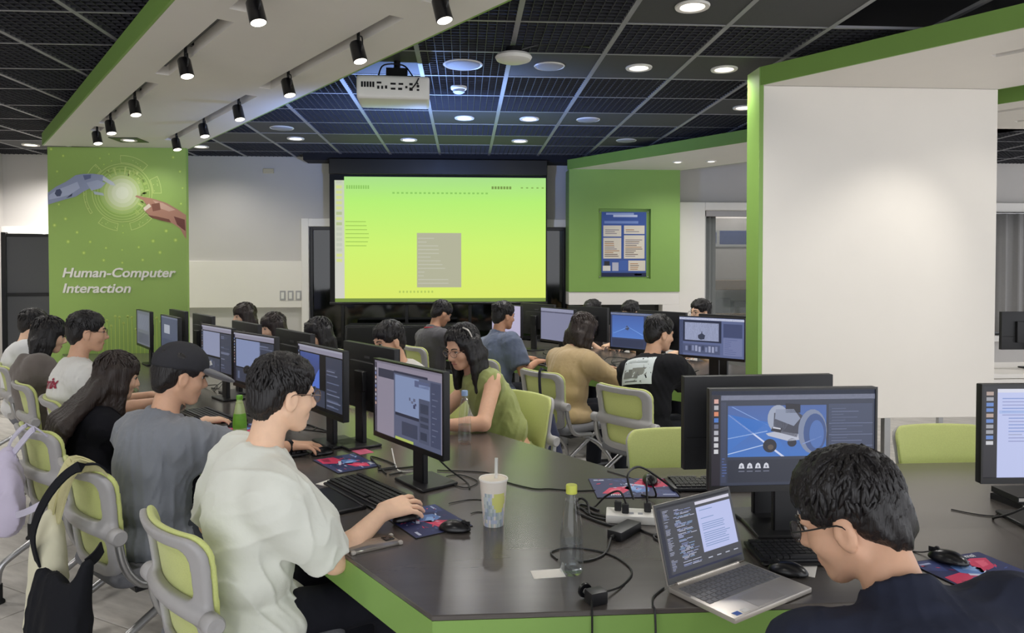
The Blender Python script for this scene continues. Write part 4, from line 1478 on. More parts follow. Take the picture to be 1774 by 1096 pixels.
def ui_m2():
    L = ui_editor(21, view=(62, 74, 118), blob=False)
    L[1][0] = (.05, .30, .50, .88, (46, 52, 74), (60, 78, 140))
    L[2].append(('poly', [(.30, .34), (.50, .34), (.50, .66), (.38, .50)], (76, 106, 190)))
    return L

def ui_m3():
    L = ui_editor(33, view=(120, 132, 168), blob=False)
    L[1][0] = (.06, .34, .66, .88, (122, 134, 170))
    return L

def ui_m4():
    L = ui_editor(35, view=(130, 136, 164), blob=False)
    return L

def ui_m5():
    return [[(0, 0, 1, 1, (74, 80, 104)), (0, .95, 1, 1, (120, 122, 140))], [(.18, .55, .52, .78, (156, 160, 174)), (.06, .08, .94, .40, (60, 66, 92))]]

def ui_m6():
    return [[(0, 0, 1, 1, (96, 98, 112)), (.08, .45, .9, .9, (112, 116, 130)), (.08, .05, .9, .35, (70, 72, 84))]]

def monitor(pos, rotz, label, layers, group, tilt=0.0, zc=None, off=False):
    """screen faces local -y"""
    zc = TZ + 0.319 if zc is None else zc
    t = thing('computer_monitor', label, 'monitor', (pos[0], pos[1], TZ), rotz, group)
    for n, me in (('housing', hous_me), ('bezel', bez_me), ('stand_neck', neck_me), ('stand_base', base_me)):
        o = link(n, me, t)
        o.location = (0, 0, zc - TZ)
        if n == 'housing':
            h_ = o
    link('seam', ridge_me, h_)
    link('badge', logo_me, h_)
    M = plane_M((0, -0.0045, zc - TZ + 0.0065), (1, 0, 0), (0, 0, 1))
    flat('display', 'screen', MW - 0.014, MH - 0.027, layers or [[(0, 0, 1, 1, (9, 10, 14))]], t, M)
    return t

MG1, MG2, MG3 = 'monitors facing the left row of the near table', 'monitors turned away on the near table', 'monitors on the rear table'
for tt, l, ui, r in ((0.98, 'monitor with a pale editor window in front of the man in the pale T-shirt', ui_m1(), 0), (1.82, 'monitor with a dark blue viewport in front of the capped man', ui_m2(), 0),
                     (2.68, 'monitor with a large light blue viewport in front of the long-haired woman', ui_m3(), 6), (3.40, 'monitor with a tall grey window in front of the white shirt', ui_m4(), 4),
                     (4.64, 'monitor with a small pale window in front of the green sign', ui_m5(), 0), (5.58, 'farthest monitor of the left row, narrow against the green sign', ui_m6(), 0)):
    p = t1(tt, 0.49 if tt < 2 else 0.46)
    monitor(p, ANG_L + dg(r), l, ui, MG1)
for tt, l in ((1.74, 'back-turned black monitor facing the woman in the sleeveless top'), (2.72, 'back-turned black monitor facing the man in the striped shirt'), (3.60, 'back-turned black monitor facing the woman with tied hair'),
              (4.65, 'back-turned black monitor right of the green sign, facing the long-haired woman'), (5.44, 'farthest back-turned black monitor in front of the green sign')):
    p = t1(tt, 0.72)
    monitor(p, ANG_R, l, ui_grey(), MG2)
monitor((1.033, 2.262), dg(0.5), 'monitor showing a two-wheeled robot model on a blue grid floor', ui_robot(), MG1)
monitor((1.03, 2.545), PI + dg(2.5), 'wide black monitor seen from behind the robot monitor', ui_grey(), MG2)
monitor((1.945, 2.285), dg(-2), 'monitor with a white document cut off by the right picture edge', ui_doc(), MG1)
for tt, ss, l, ui, r in ((0.69, 0.36, 'rear table monitor with a white viewport and a dark shape, beside the partition', ui_white_view(), 12), (1.42, 0.32, 'rear table monitor with a bright blue viewport', ui_blue(), 8),
                         (2.34, 0.24, 'rear table monitor with a plain grey page', ui_grey(), -6), (3.15, 0.26, 'rear table monitor with a pale lilac page beside the slate polo shirt', [[(0, 0, 1, 1, (178, 172, 200))]], -4)):
    monitor(t2(tt, ss), ANG_L + dg(r), l, ui, MG3)
for tt, l in ((0.74, 'back-turned monitor nearest the partition on the rear table'), (1.42, 'back-turned monitor in the middle of the rear table'), (2.34, 'back-turned monitor behind the plain grey page'), (3.1, 'farthest back-turned monitor on the rear table')):
    monitor(t2(tt, 0.64), ANG_R, l, ui_grey(), MG3)
monitor((4.85, 6.05), PI, 'black monitor turned away on the white desk at the far right', ui_grey(), MG3, zc=TZ + 0.319)

# ================================================================== KEYBOARDS, MICE, PADS
kb_body = MB().prism([(-0.225, -0.075), (0.225, -0.075), (0.225, 0.075), (-0.225, 0.075)], 0.004, 0.016).mesh('body', 'black_plastic', bevel=0.004, bseg=2)
kc = MB()
for r in range(6):
    x = -0.213
    y = 0.058 - r * 0.0225 - (0.006 if r else 0)
    while x < 0.205:
        wk = 0.0165
        if r == 5 and -0.14 < x < -0.02:
            wk = 0.105
        if not ((0.075 < x < 0.085) or (0.142 < x < 0.150)):
            kc.box((x + wk / 2, y, 0.0195), (wk, 0.0165, 0.008))
        x += wk + 0.0027
key_me = kc.mesh('keycaps', 'keycap', smooth=False)
rest_me = MB().prism([(-0.222, -0.092), (0.222, -0.092), (0.225, -0.074), (-0.225, -0.074)], 0.003, 0.011).mesh('front_edge', 'black_satin', bevel=0.003)

def keyboard(pos, rotz, label, z=TZ):
    t = thing('keyboard', label, 'keyboard', (pos[0], pos[1], z), rotz, 'black desktop keyboards')
    link('body', kb_body, t)
    o = link('keycaps', key_me, t)
    o['kind'] = 'stuff'
    link('front_edge', rest_me, t)
    for sx in (-0.2, 0.2):
        MB().bb(sx - 0.012, sx + 0.012, 0.04, 0.06, 0, 0.005).build('foot', 'rubber', t)
    return t

def f_mouse(x, y, z):
    d = np.sqrt((x / 0.031) ** 2 + (y / 0.056) ** 2 + ((z) / 0.036) ** 2)
    return smax((d - 1) * 0.032, -z + 0.002, 0.006)

mouse_me = fn_mesh('shell', f_mouse, (-0.04, -0.065, -0.004), (0.04, 0.065, 0.045), 0.004, 'black_satin')
wheel_me = MB().cyl((-0.004, 0.03, 0.030), (0.004, 0.03, 0.030), 0.008, 12).mesh('wheel', 'rubber')
split_me = MB().bb(-0.0006, 0.0006, 0.0, 0.052, 0.02, 0.0335).mesh('button_gap', 'black_matte')

def mouse(pos, rotz, label, z=TZ, shell=None):
    t = thing('computer_mouse', label, 'mouse', (pos[0], pos[1], z), rotz, 'computer mice')
    link('shell', shell or mouse_me, t)
    link('wheel', wheel_me, t)
    link('button_gap', split_me, t)
    return t

def pad_art(seed):
    rnd = random.Random(seed)
    N1, RD_, BLU, WH = (36, 44, 92), (206, 50, 92), (92, 128, 190), (200, 208, 230)
    a = [('poly', [(.02, .08), (.34, .04), (.46, .30), (.30, .52), (.04, .46)], RD_), ('poly', [(.52, .42), (.80, .52), (.92, .80), (.70, .86), (.56, .62)], RD_),
         ('poly', [(.30, .50), (.52, .34), (.62, .55), (.50, .78), (.34, .72)], BLU), ('poly', [(.0, .70), (.22, .60), (.30, .95), (.0, 1)], (54, 66, 120))]
    b = [('poly', [(.34, .40), (.56, .28), (.58, .33), (.36, .46)], WH), ('poly', [(.40, .58), (.52, .46), (.56, .60), (.46, .70)], (132, 168, 220)), ('poly', [(.08, .14), (.26, .12), (.30, .26), (.12, .30)], (150, 34, 70)),
         ('poly', [(.66, .56), (.78, .60), (.84, .74), (.72, .76)], (226, 92, 120)), (.05, .86, .20, .90, (170, 180, 214)), (.82, .08, .95, .13, (190, 196, 220))]
    c = []
    for k in range(46):
        x, y = rnd.random() * .88 + .02, rnd.random() * .86 + .02
        a_ = rnd.uniform(0, 3.1)
        l_, w_ = rnd.uniform(.03, .13), rnd.uniform(.006, .022)
        dx, dy, nx, ny = math.cos(a_) * l_, math.sin(a_) * l_, -math.sin(a_) * w_, math.cos(a_) * w_
        P_ = [(x, y), (x + dx * .5 + nx, y + dy * .5 + ny), (x + dx, y + dy), (x + dx * .5 - nx, y + dy * .5 - ny)]
        if all(0.01 < q[0] < .99 and 0.01 < q[1] < .99 for q in P_):
            c.append(('poly', P_[::-1], rnd.choice((WH, (70, 90, 150), RD_, (226, 84, 116), (120, 40, 90), (150, 180, 224), (24, 30, 70)))))
    return [[(0, 0, 1, 1, N1)], a, b, c]

def mousepad(pos, rotz, label, seed, w=0.27, d=0.21, logo=True):
    t = thing('mouse_pad', label, 'mouse pad', (pos[0], pos[1], TZ), rotz, 'printed mouse pads')
    MB().bb(-w / 2, w / 2, -d / 2, d / 2, 0.0, 0.003).build('pad', 'black_matte', t, bevel=0.001)
    flat('printed_face', 'print', w - 0.004, d - 0.004, pad_art(seed), t, Matrix.Translation((0, 0, 0.0032)))
    if logo:
        v, f_ = text_geo('msi', 0.028, 0.2, 0.0006)
        MB().add([(p[0] + w * 0.20, p[1] + d * 0.36, 0.0049) for p in v], f_).build('lettering', mat('print_white', (224, 226, 232), 0.6), t, smooth=False)
    return t
# ================================================================== PEOPLE
def skin_mat(name, rgb):
    m = mat(name, rgb, 0.55, nscale=55, namt=0.07, bump=0.08, bscale=260)
    b = m.node_tree.nodes['Principled BSDF']
    b.inputs['Subsurface Weight'].default_value = 0.08
    b.inputs['Subsurface Radius'].default_value = (0.010, 0.004, 0.002)
    return m

skin_mat('skin_light', (238, 197, 166))
skin_mat('skin_mid', (214, 168, 138))
skin_mat('skin_tan', (190, 142, 112))

def hair_mat(name, rgb):
    return mat(name, rgb, 0.42, nscale=26, namt=0.5, bump=0.9, bscale=70, stretch=(3.0, 3.0, 0.35), spec=0.45)

hair_mat('hair_black', (26, 23, 24))
hair_mat('hair_brown', (44, 34, 30))

def cloth(name, rgb, rough=0.85):
    return mat(name, rgb, rough, nscale=14, namt=0.05, bump=0.7, bscale=26, sheen=0.15 if max(rgb) > 70 else 0.0, spec=0.5 if max(rgb) > 70 else 0.2)

def v3(x):
    return np.array(x, float)

def nrm(v):
    return v / (np.linalg.norm(v) + 1e-9)

def elbow(sh, wr, l1, l2, pole):
    d = wr - sh
    L = np.linalg.norm(d)
    if L > (l1 + l2) * 0.985:
        k = L / ((l1 + l2) * 0.985)
        l1, l2 = l1 * k, l2 * k
    a = (l1 * l1 - l2 * l2 + L * L) / (2 * L)
    hh = math.sqrt(max(l1 * l1 - a * a, 1e-6))
    u = d / L
    p = pole - u * (pole @ u)
    return sh + u * a + nrm(p) * hh

def hand(F, wr, fd, up, side, curl=0.5, sc=1.0):
    """palm, four unequal fingers with three phalanges, thumb from the side of the palm"""
    fd = nrm(fd)
    up = nrm(up - fd * (up @ fd))
    lat = np.cross(up, fd) * (1 if side > 0 else -1)      # towards the thumb
    offs = (0.0335, 0.0115, -0.0110, -0.0325)
    lens = (0.070, 0.078, 0.073, 0.056)
    for i in range(4):
        kn = wr + fd * (0.088 - 0.006 * abs(i - 1)) * sc + lat * offs[i] * sc + up * 0.006
        F.cap(wr + lat * offs[i] * 0.55 * sc, kn, 0.0175 * sc, 0.0125 * sc, k=0.012)
        p, ang = kn, 0.10 + 0.25 * curl
        for j, fr in enumerate((0.46, 0.30, 0.24)):
            d = fd * math.cos(ang) - up * math.sin(ang) + lat * (0.20 * (1.5 - i))
            q = p + nrm(d) * lens[i] * fr * sc
            r0 = (0.0090, 0.0084, 0.0076, 0.0066)
            F.cap(p, q, r0[j] * sc, r0[j + 1] * sc, k=0.002)
            p = q
            ang += 0.62 * curl + 0.08
    b = wr + fd * 0.028 * sc + lat * 0.026 * sc - up * 0.006
    m = b + nrm(fd * 0.75 + lat * 0.65 - up * 0.25) * 0.046 * sc
    F.cap(wr + fd * 0.01, b, 0.018 * sc, 0.0155 * sc, k=0.012)
    F.cap(b, m, 0.0145 * sc, 0.0108 * sc, k=0.008)
    F.cap(m, m + nrm(fd * 0.95 + lat * 0.12 - up * 0.25) * 0.034 * sc, 0.0108 * sc, 0.0085 * sc, k=0.004)

def rot(yaw, pitch, roll=0.0):
    """yaw to the left, pitch down, both in radians"""
    return np.array((Matrix.Rotation(yaw, 3, 'Z') @ Matrix.Rotation(-pitch, 3, 'X') @ Matrix.Rotation(roll, 3, 'Y')))

def project_patch(me, name, parent, matname, polys, origin, right, up, ray, off=0.004):
    """lay flat print (list of (points, colour)) onto a cloth mesh by ray casting"""
    bvh = BVHTree.FromPolygons([v.co for v in me.vertices], [tuple(p.vertices) for p in me.polygons])
    mb = MB()
    o, r, u, d = Vector(origin), Vector(right), Vector(up), Vector(ray).normalized()
    for pts, faces, col, lift in polys:
        vs_ = []
        ok = True
        for p in pts:
            q = o + r * p[0] + u * p[1]
            hit = bvh.ray_cast(q, d)
            if hit[0] is None:
                ok = False
                break
            vs_.append(tuple(hit[0] - d * (off + lift)))
        if ok:
            mb.add(vs_, faces, L3(col))
    return mb.build(name, matname, parent)

def grid_rect(x0, y0, x1, y1, n, m):
    pts = [(x0 + (x1 - x0) * i / n, y0 + (y1 - y0) * j / m) for j in range(m + 1) for i in range(n + 1)]
    fs = [(j * (n + 1) + i, j * (n + 1) + i + 1, (j + 1) * (n + 1) + i + 1, (j + 1) * (n + 1) + i) for j in range(m) for i in range(n)]
    return pts, fs

def locks(HC, Rh, style, hairline, seed, n, r, cap=False):
    """tapered locks lying on the hair, flowing from the crown"""
    rs = np.random.RandomState(seed + 100)
    c, rad = v3((0, -0.014, 0.040)), (v3((0.0835, 0.1035, 0.0875)) if style == 'short' else v3((0.0885, 0.1075, 0.0895)))
    cr = nrm(v3((0.15, -0.45, 0.9)))
    ex = nrm(np.cross(cr, v3((0, 1, 0))))
    ey = np.cross(ex, cr)
    V, Q = [], []
    for _ in range(n * 3):
        if len(V) >= n * 16:
            break
        th, ph = rs.uniform(0.05, 1.75), rs.uniform(0, 2 * PI)
        ln, dr = rs.uniform(0.30, 0.60), rs.uniform(-0.25, 0.25)
        pts, ok = [], True
        lift = rs.uniform(0.0, 0.0035)
        for k in range(4):
            a, b = th + ln * k / 3, ph + dr * k / 3
            d = cr * math.cos(a) + (ex * math.cos(b) + ey * math.sin(b)) * math.sin(a)
            d = d / np.linalg.norm(d / rad)
            p = c + d * (1.0 + (0.0, lift * 8, lift * 9, -0.01)[k])
            if (p[1] > 0.055 and p[2] < hairline - 0.008) or p[2] < -0.035 or (cap and p[2] > 0.015) or (style == 'short' and abs(p[0]) > 0.045 and -0.04 < p[1] < 0.095 and p[2] < 0.008):
                ok = False
                break
            pts.append(p)
        if not ok:
            continue
        o = len(V)
        for k, p in enumerate(pts):
            t = nrm(pts[min(k + 1, 3)] - pts[max(k - 1, 0)])
            nn = nrm((p - c) / rad)
            w = np.cross(t, nn)
            rr = r * (0.55, 1.0, 0.8, 0.12)[k]
            for a, b in ((1, 0), (0, 0.55), (-1, 0), (0, -0.55)):
                V.append(HC + Rh @ (p + w * rr * a + nn * rr * b))
        for k in range(3):
            for j in range(4):
                j2 = (j + 1) % 4
                Q.append((o + k * 4 + j, o + k * 4 + j2, o + k * 4 + 4 + j2, o + k * 4 + 4 + j))
    return (np.array(V, np.float32).reshape(-1, 3), np.array(Q, np.int64).reshape(-1, 4))

def person(label, pel, rotz, htop, hyaw=0, hpitch=8, hroll=0, skin='skin_mid', hair='short', hairm='hair_black', top='cloth', topc=(200, 200, 200), sleeve=0.6, sl_end=None,
           trousers=(30, 31, 38), rw=None, rf=None, lw=None, lf=None, rup=(0, 0, 1), lup=(0, 0, 1), rcurl=0.55, lcurl=0.5, h=0.011, wide=0.175, loose=0.018, seed=1, collar=0.0,
           glasses=None, face=True, cap=None, hood=False, rpole=None, lpole=None, hairline=0.045, torso_yaw=0, slouch=0.035, longl=0.0, fold=0.009, fstr=(1, 1, 0.55), top_name='shirt', pz=0.53, neck=None, shz=0.078):
    root = thing('person', label, 'person', (pel[0], pel[1], 0), rotz, 'people seated at the tables')
    Rw = np.array(Matrix.Rotation(-rotz, 3, 'Z'))
    Rb = np.array(Matrix.Rotation(rotz, 3, 'Z'))
    O = v3((pel[0], pel[1], 0))
    def loc(p):
        return Rw @ (v3(p) - O)
    Rh = rot(math.radians(hyaw), math.radians(hpitch), math.radians(hroll))
    HT = loc(htop)
    HC = HT - Rh @ v3((0, 0.0, 0.128))
    NB = HC + Rh @ v3((0, -0.030, -0.085)) + v3((0, -0.028, -0.085))
    if neck is not None:
        NB = HC + v3(neck)
    Hp = v3((0, 0, pz))
    S = NB - Hp
    up = nrm(S)
    ty = math.radians(torso_yaw)
    rt = v3((math.cos(ty), math.sin(ty), 0))
    rt = nrm(rt - up * (rt @ up))
    fw = np.cross(up, rt)
    Rs = np.stack([rt, fw, up], 1)
    def q(f):
        return Hp + S * f - fw * slouch * math.sin(PI * min(1, f))
    wd = wide
    sh = {s_: NB - up * shz + rt * wd * s_ - fw * 0.005 for s_ in (-1, 1)}
    l1, l2 = 0.285, 0.255
    W, E, FD, UP = {}, {}, {}, {}
    for s_, w_, f_, pole, u_ in ((1, rw, rf, rpole, rup), (-1, lw, lf, lpole, lup)):
        if w_ is None:
            wl = v3((s_ * 0.13, 0.40, 0.790))
            fl = v3((-s_ * 0.15, 1, -0.12))
        else:
            wl = loc(w_)
            fl = (Rw @ v3(f_)) if f_ is not None else v3((-s_ * 0.1, 1, -0.1))
        W[s_], FD[s_], UP[s_] = wl, nrm(fl), Rw @ v3(u_)
        pl = v3((s_ * 0.55, -0.35, -0.9)) if pole is None else v3(pole)
        E[s_] = elbow(sh[s_], wl, l1, l2, pl)
    # ---------- continuous body
    B = Field()
    def torso(F, o, k=0.05, drop=0.0):
        F.ell(Hp - up * drop, (0.160 + o, 0.115 + o, 0.11), Rs, k)
        F.ell(q(0.30), (0.142 + o, 0.100 + o, 0.13), Rs, k)
        F.ell(q(0.62), (wd * 0.88 + o, 0.102 + o, 0.16), Rs, k)
        F.ell(q(0.84), (wd * 0.86 + o, 0.082 + o, 0.095), Rs, k)
        for s_ in (-1, 1):
            F.cap(NB - up * 0.040, sh[s_] - up * 0.004, 0.040 + o * 0.5, 0.046 + o * 0.6, k)
    torso(B, 0.0)
    for s_ in (-1, 1):
        B.cap(sh[s_], E[s_], 0.046, 0.039, 0.03)
        m_ = E[s_] + (W[s_] - E[s_]) * 0.3
        B.cap(E[s_], m_, 0.039, 0.039, 0.015)
        B.cap(m_, W[s_], 0.039, 0.0255, 0.015)
        hand(B, W[s_], FD[s_], UP[s_], s_, rcurl if s_ > 0 else lcurl, 1.0 if wd > 0.165 else 0.92)
    kn = {s_: v3((s_ * 0.125, 0.42, 0.505)) for s_ in (-1, 1)}
    an = {s_: v3((s_ * 0.135, 0.40, 0.09)) for s_ in (-1, 1)}
    for s_ in (-1, 1):
        B.cap(Hp + v3((s_ * 0.085, 0.02, -0.01)), kn[s_], 0.078, 0.055, 0.03)
        B.cap(kn[s_], an[s_], 0.052, 0.036, 0.02)
        B.cap(an[s_] + v3((0, -0.02, -0.04)), an[s_] + v3((0, 0.15, -0.055)), 0.034, 0.028, 0.02)
    B.cap(NB - up * 0.03, HC + Rh @ v3((0, -0.028, -0.05)), 0.056, 0.050, 0.03)
    def hp_(x, y, z):
        return HC + Rh @ v3((x, y, z))
    B.ell(hp_(0, -0.012, 0.030), (0.073, 0.092, 0.082), Rh, 0.02)
    B.ell(hp_(0, 0.020, -0.030), (0.060, 0.068, 0.078), Rh, 0.02)
    for s_ in (-1, 1):
        B.cap(hp_(s_ * 0.050, -0.008, -0.048), hp_(s_ * 0.022, 0.052, -0.090), 0.021, 0.019, 0.02)
        B.ell(hp_(s_ * 0.036, 0.048, -0.028), (0.026, 0.030, 0.026), Rh, 0.02)
        B.ell(hp_(s_ * 0.031, 0.098, 0.002), (0.017, 0.016, 0.012), Rh, 0.012, 's')
        B.cap(hp_(s_ * 0.014, 0.080, 0.018), hp_(s_ * 0.044, 0.070, 0.018), 0.010, 0.008, 0.012)
        B.cap(hp_(s_ * 0.004, 0.090, -0.037), hp_(s_ * 0.013, 0.088, -0.038), 0.009, 0.008, 0.006)
        # ear: rim, lobe and hollow
        B.ell(hp_(s_ * 0.076, -0.010, -0.014), (0.009, 0.022, 0.033), Rh, 0.006)
        B.ell(hp_(s_ * 0.087, -0.006, -0.010), (0.008, 0.012, 0.018), Rh, 0.006, 's')
    B.cap(hp_(0, 0.083, 0.010), hp_(0, 0.103, -0.030), 0.0075, 0.0125, 0.010)
    B.ell(hp_(0, 0.060, -0.094), (0.028, 0.024, 0.020), Rh, 0.02)
    B.cap(hp_(-0.017, 0.080, -0.0605), hp_(0.017, 0.080, -0.0605), 0.0075, 0.0075, 0.006)
    B.cap(hp_(-0.015, 0.079, -0.0725), hp_(0.015, 0.079, -0.0725), 0.0080, 0.0080, 0.006)
    link('body', B.mesh('body', h, skin), root)
    # ---------- clothes
    if top:
        T = Field()
        o = loose
        torso(T, o, 0.055, 0.03)
        T.ell(Hp + v3((0, 0.01, -0.01)), (0.172 + o, 0.132 + o, 0.085), None, 0.05)
        for s_ in (-1, 1):
            if sleeve <= 0:
                continue
            if sleeve <= 1.0:
                e_ = sh[s_] + (E[s_] - sh[s_]) * sleeve
                T.cap(sh[s_], sh[s_] + (E[s_] - sh[s_]) * sleeve * 0.5, 0.047 + o * 0.7, 0.052 + o, 0.07)
                T.cone(sh[s_] + (E[s_] - sh[s_]) * 0.10, e_, 0.046 + o, (0.056 + o * 1.3) if sl_end is None else sl_end, 0.06)
            else:
                T.cap(sh[s_], E[s_], 0.047 + o * 0.8, 0.046 + o * 0.8, 0.06)
                e_ = E[s_] + (W[s_] - E[s_]) * (sleeve - 1.0)
                T.cone(E[s_] + (W[s_] - E[s_]) * 0.02, e_, 0.045 + o * 0.8, (0.036 + o * 0.5) if sl_end is None else sl_end, 0.03)
        ndir = nrm(hp_(0, -0.03, -0.06) - NB)
        if collar >= 0:
            T.cone(NB - ndir * 0.03, NB + ndir * (0.006 + collar), 0.072 + o * 0.3, 0.064 + collar * 0.15, 0.02)
        if hood:
            T.cap(NB - fw * 0.075 + rt * 0.09 - up * 0.01, NB - fw * 0.105 - up * 0.06, 0.045, 0.05, 0.03)
            T.cap(NB - fw * 0.075 - rt * 0.09 - up * 0.01, NB - fw * 0.105 - up * 0.06, 0.045, 0.05, 0.03)
        # collar opening so that the neck comes out of it
        T.cap(NB + ndir * 0.012 + fw * 0.005, NB + ndir * 0.10 + fw * 0.012, 0.052, 0.060, 0.006, 's')
        top_me = T.mesh(top_name, h * (1.0 if h < 0.008 else 1.15), cloth('cloth_%d_%d_%d' % topc, topc), folds(seed, fold, 68, fstr))
        top_o = link(top_name, top_me, root)
    else:
        top_me, top_o = None, None
    L = Field()
    L.ell(Hp + v3((0, 0.0, -0.02)), (0.172, 0.128, 0.085), None, 0.04)
    for s_ in (-1, 1):
        L.cap(Hp + v3((s_ * 0.085, 0.02, -0.015)), kn[s_], 0.088, 0.068, 0.03)
        L.cone(kn[s_] + v3((0, 0, 0.01)), an[s_] + v3((0, 0, -0.03)), 0.066, 0.060, 0.04)
    link('trousers', L.mesh('trousers', 0.014, cloth('cloth_%d_%d_%d' % trousers, trousers), folds(seed + 5, 0.004, 26)), root)
    for s_ in (-1, 1):
        SF = Field()
        SF.cap(an[s_] + v3((0, -0.03, -0.045)), an[s_] + v3((0, 0.16, -0.058)), 0.042, 0.031, 0.02)
        SF.box(an[s_] + v3((0, 0.06, -0.13)), (0.08, 0.2, 0.042), None, 0.004, 0.004, 's')
        link('shoe', SF.mesh('shoe', 0.012, 'black_plastic'), root)
    # ---------- hair
    if hair:
        A = Field()
        rs = random.Random(seed)
        hh = min(h, 0.008)
        if hair == 'short':
            A.ell(hp_(0, -0.014, 0.040), (0.082, 0.102, 0.086), Rh, 0.02)
            A.ell(hp_(0, 0.034, 0.066), (0.066, 0.046, 0.042), Rh, 0.015)
            A.ell(hp_(0, -0.060, -0.018), (0.068, 0.050, 0.068), Rh, 0.03)
            for k in range(16):
                a, b = rs.uniform(-1.1, 1.1), rs.uniform(-0.9, 0.5)
                p0 = v3((0.082 * math.sin(a), -0.014 + 0.1 * b, 0.04 + 0.082 * math.cos(a) * math.sqrt(max(0.05, 1 - b * b * 0.85))))
                p1 = p0 * 0.985 + v3((rs.uniform(-.02, .02), rs.uniform(.015, .040), rs.uniform(-.010, .0)))
                dd_ = p1 - v3((0, -0.014, 0.040))
                p1 = v3((0, -0.014, 0.040)) + dd_ / np.linalg.norm(dd_ / v3((0.084, 0.103, 0.087)))
                A.cap(HC + Rh @ (p0 * 0.97), HC + Rh @ p1, 0.011, 0.006, 0.014)
            A.box(hp_(0, 0.140, hairline - 0.105), (0.12, 0.075, 0.10), Rh, 0.03, 0.03, 's')
            for k in range(0 if cap else 7):
                x = -0.06 + 0.02 * k
                A.cap(hp_(x, 0.062 - 6 * x * x, hairline + 0.030), hp_(x + rs.uniform(-.008, .012), 0.077 - 6 * x * x, hairline + rs.uniform(-.018, .004)), 0.010, 0.005, 0.006)
            for s_ in (-1, 1):
                A.box(hp_(s_ * 0.095, 0.032, -0.085), (0.045, 0.058, 0.085), Rh, 0.02, 0.010, 's')
                A.box(hp_(s_ * 0.085, -0.035, -0.115), (0.045, 0.05, 0.075), Rh, 0.03, 0.012, 's')
        else:
            A.ell(hp_(0, -0.012, 0.038), (0.087, 0.106, 0.088), Rh, 0.02)
            A.ell(hp_(0, -0.050, -0.030), (0.084, 0.066, 0.10), Rh, 0.03)
            A.box(hp_(0, 0.140, hairline - 0.105), (0.060, 0.085, 0.10), Rh, 0.03, 0.015, 's')
            bot = {'bob': 0.13, 'mid': 0.24, 'long': 0.28}[hair] + longl * 0.2
            for s_ in (-1, 1):
                for k in range(4):
                    y = 0.028 - 0.026 * k
                    p0 = hp_(s_ * (0.070 + 0.004 * k), y, 0.03)
                    p1 = hp_(s_ * 0.080, y - 0.006, -0.06)
                    p2 = p1 + v3((s_ * 0.006, -0.012 - 0.02 * (bot > 0.2), -(bot - 0.06)))
                    A.cap(p0, p1, 0.020, 0.021, 0.02)
                    A.cap(p1, p2, 0.021, 0.014, 0.02)
            bk = hp_(0, -0.07, -0.06)
            for k in range(5):
                x = (k - 2) * 0.034
                p1 = bk + Rh @ v3((x, 0, 0))
                p2 = p1 + v3((x * 0.3, -0.015, -(bot - 0.06)))
                A.cap(p1, p2, 0.034, 0.022, 0.02)
                if longl > 0:
                    nb = v3((x * 2.2, 0, 0)) + q(0.80) - fw * 0.150
                    A.cap(p1, nb, 0.036, 0.034, 0.03)
                    A.cap(nb, nb + (q(0.25) - q(0.80)) * longl + v3((x * 0.4, 0, 0)) - fw * 0.05, 0.036, 0.024, 0.03)
            if hair == 'long' or hair == 'bob':
                for k in range(8):
                    x = -0.058 + 0.0165 * k
                    A.cap(hp_(x, 0.066 - 5 * x * x, hairline + 0.038), hp_(x * 1.05, 0.086 - 5 * x * x, hairline + rs.uniform(-.024, -.008)), 0.014, 0.007, 0.010)
        def hn(p):
            w_ = (p - HC) @ Rh
            a = np.arctan2(w_[:, 0], w_[:, 1] + 0.02)
            return 0.0022 * np.sin(44 * a + 9 * np.sin(26 * w_[:, 2] + seed)) + 0.0022 * np.sin(90 * w_[:, 0] + 30 * w_[:, 2] + 5 * np.sin(40 * w_[:, 1]))
        HP_, HQ = A.sample(hh, hn)
        LP, LQ = locks(HC, Rh, hair, hairline, seed, 420 if h < 0.0065 else (260 if h < 0.0095 else 130), 0.0062 if h < 0.0095 else 0.008, cap)
        link('hair', np_mesh('hair', np.concatenate([HP_, LP]), np.concatenate([HQ, LQ + len(HP_)]), hairm), root)
    if cap:
        K = Field()
        K.ell(hp_(0, -0.010, 0.046), (0.092, 0.112, 0.092), Rh, 0.02)
        K.box(hp_(0, 0.0, -0.075), (0.2, 0.2, 0.10), Rh, 0.01, 0.01, 's')
        cp = link('cap', K.mesh('cap', 0.006, cloth('cap_black', (52, 52, 56)), folds(3, 0.002, 40)), root)
        Kb = Field()
        Rbm = Rh @ np.array(Matrix.Rotation(math.radians(-14), 3, 'X'))
        Kb.ell(hp_(0, 0.120, 0.022), (0.082, 0.102, 0.016), Rbm, 0.01)
        Kb.box(hp_(0, 0.0, 0.03), (0.2, 0.06, 0.2), Rh, 0.01, 0.005, 's')
        link('brim', Kb.mesh('brim', 0.006, cloth('cap_brim', (104, 104, 108))), cp)
        lg = MB()
        c0 = hp_(-0.003, 0.1065, 0.062)
        lg.box(Vector(c0), (0.006, 0.012, 0.018), Matrix(Rh.tolist()) @ Matrix.Rotation(math.radians(30), 3, 'X'))
        lg.build('emblem', 'white_plastic', cp)
    # ---------- face details
    Mh = Matrix(Rh.tolist()).to_4x4()
    Mh.translation = Vector(HC)
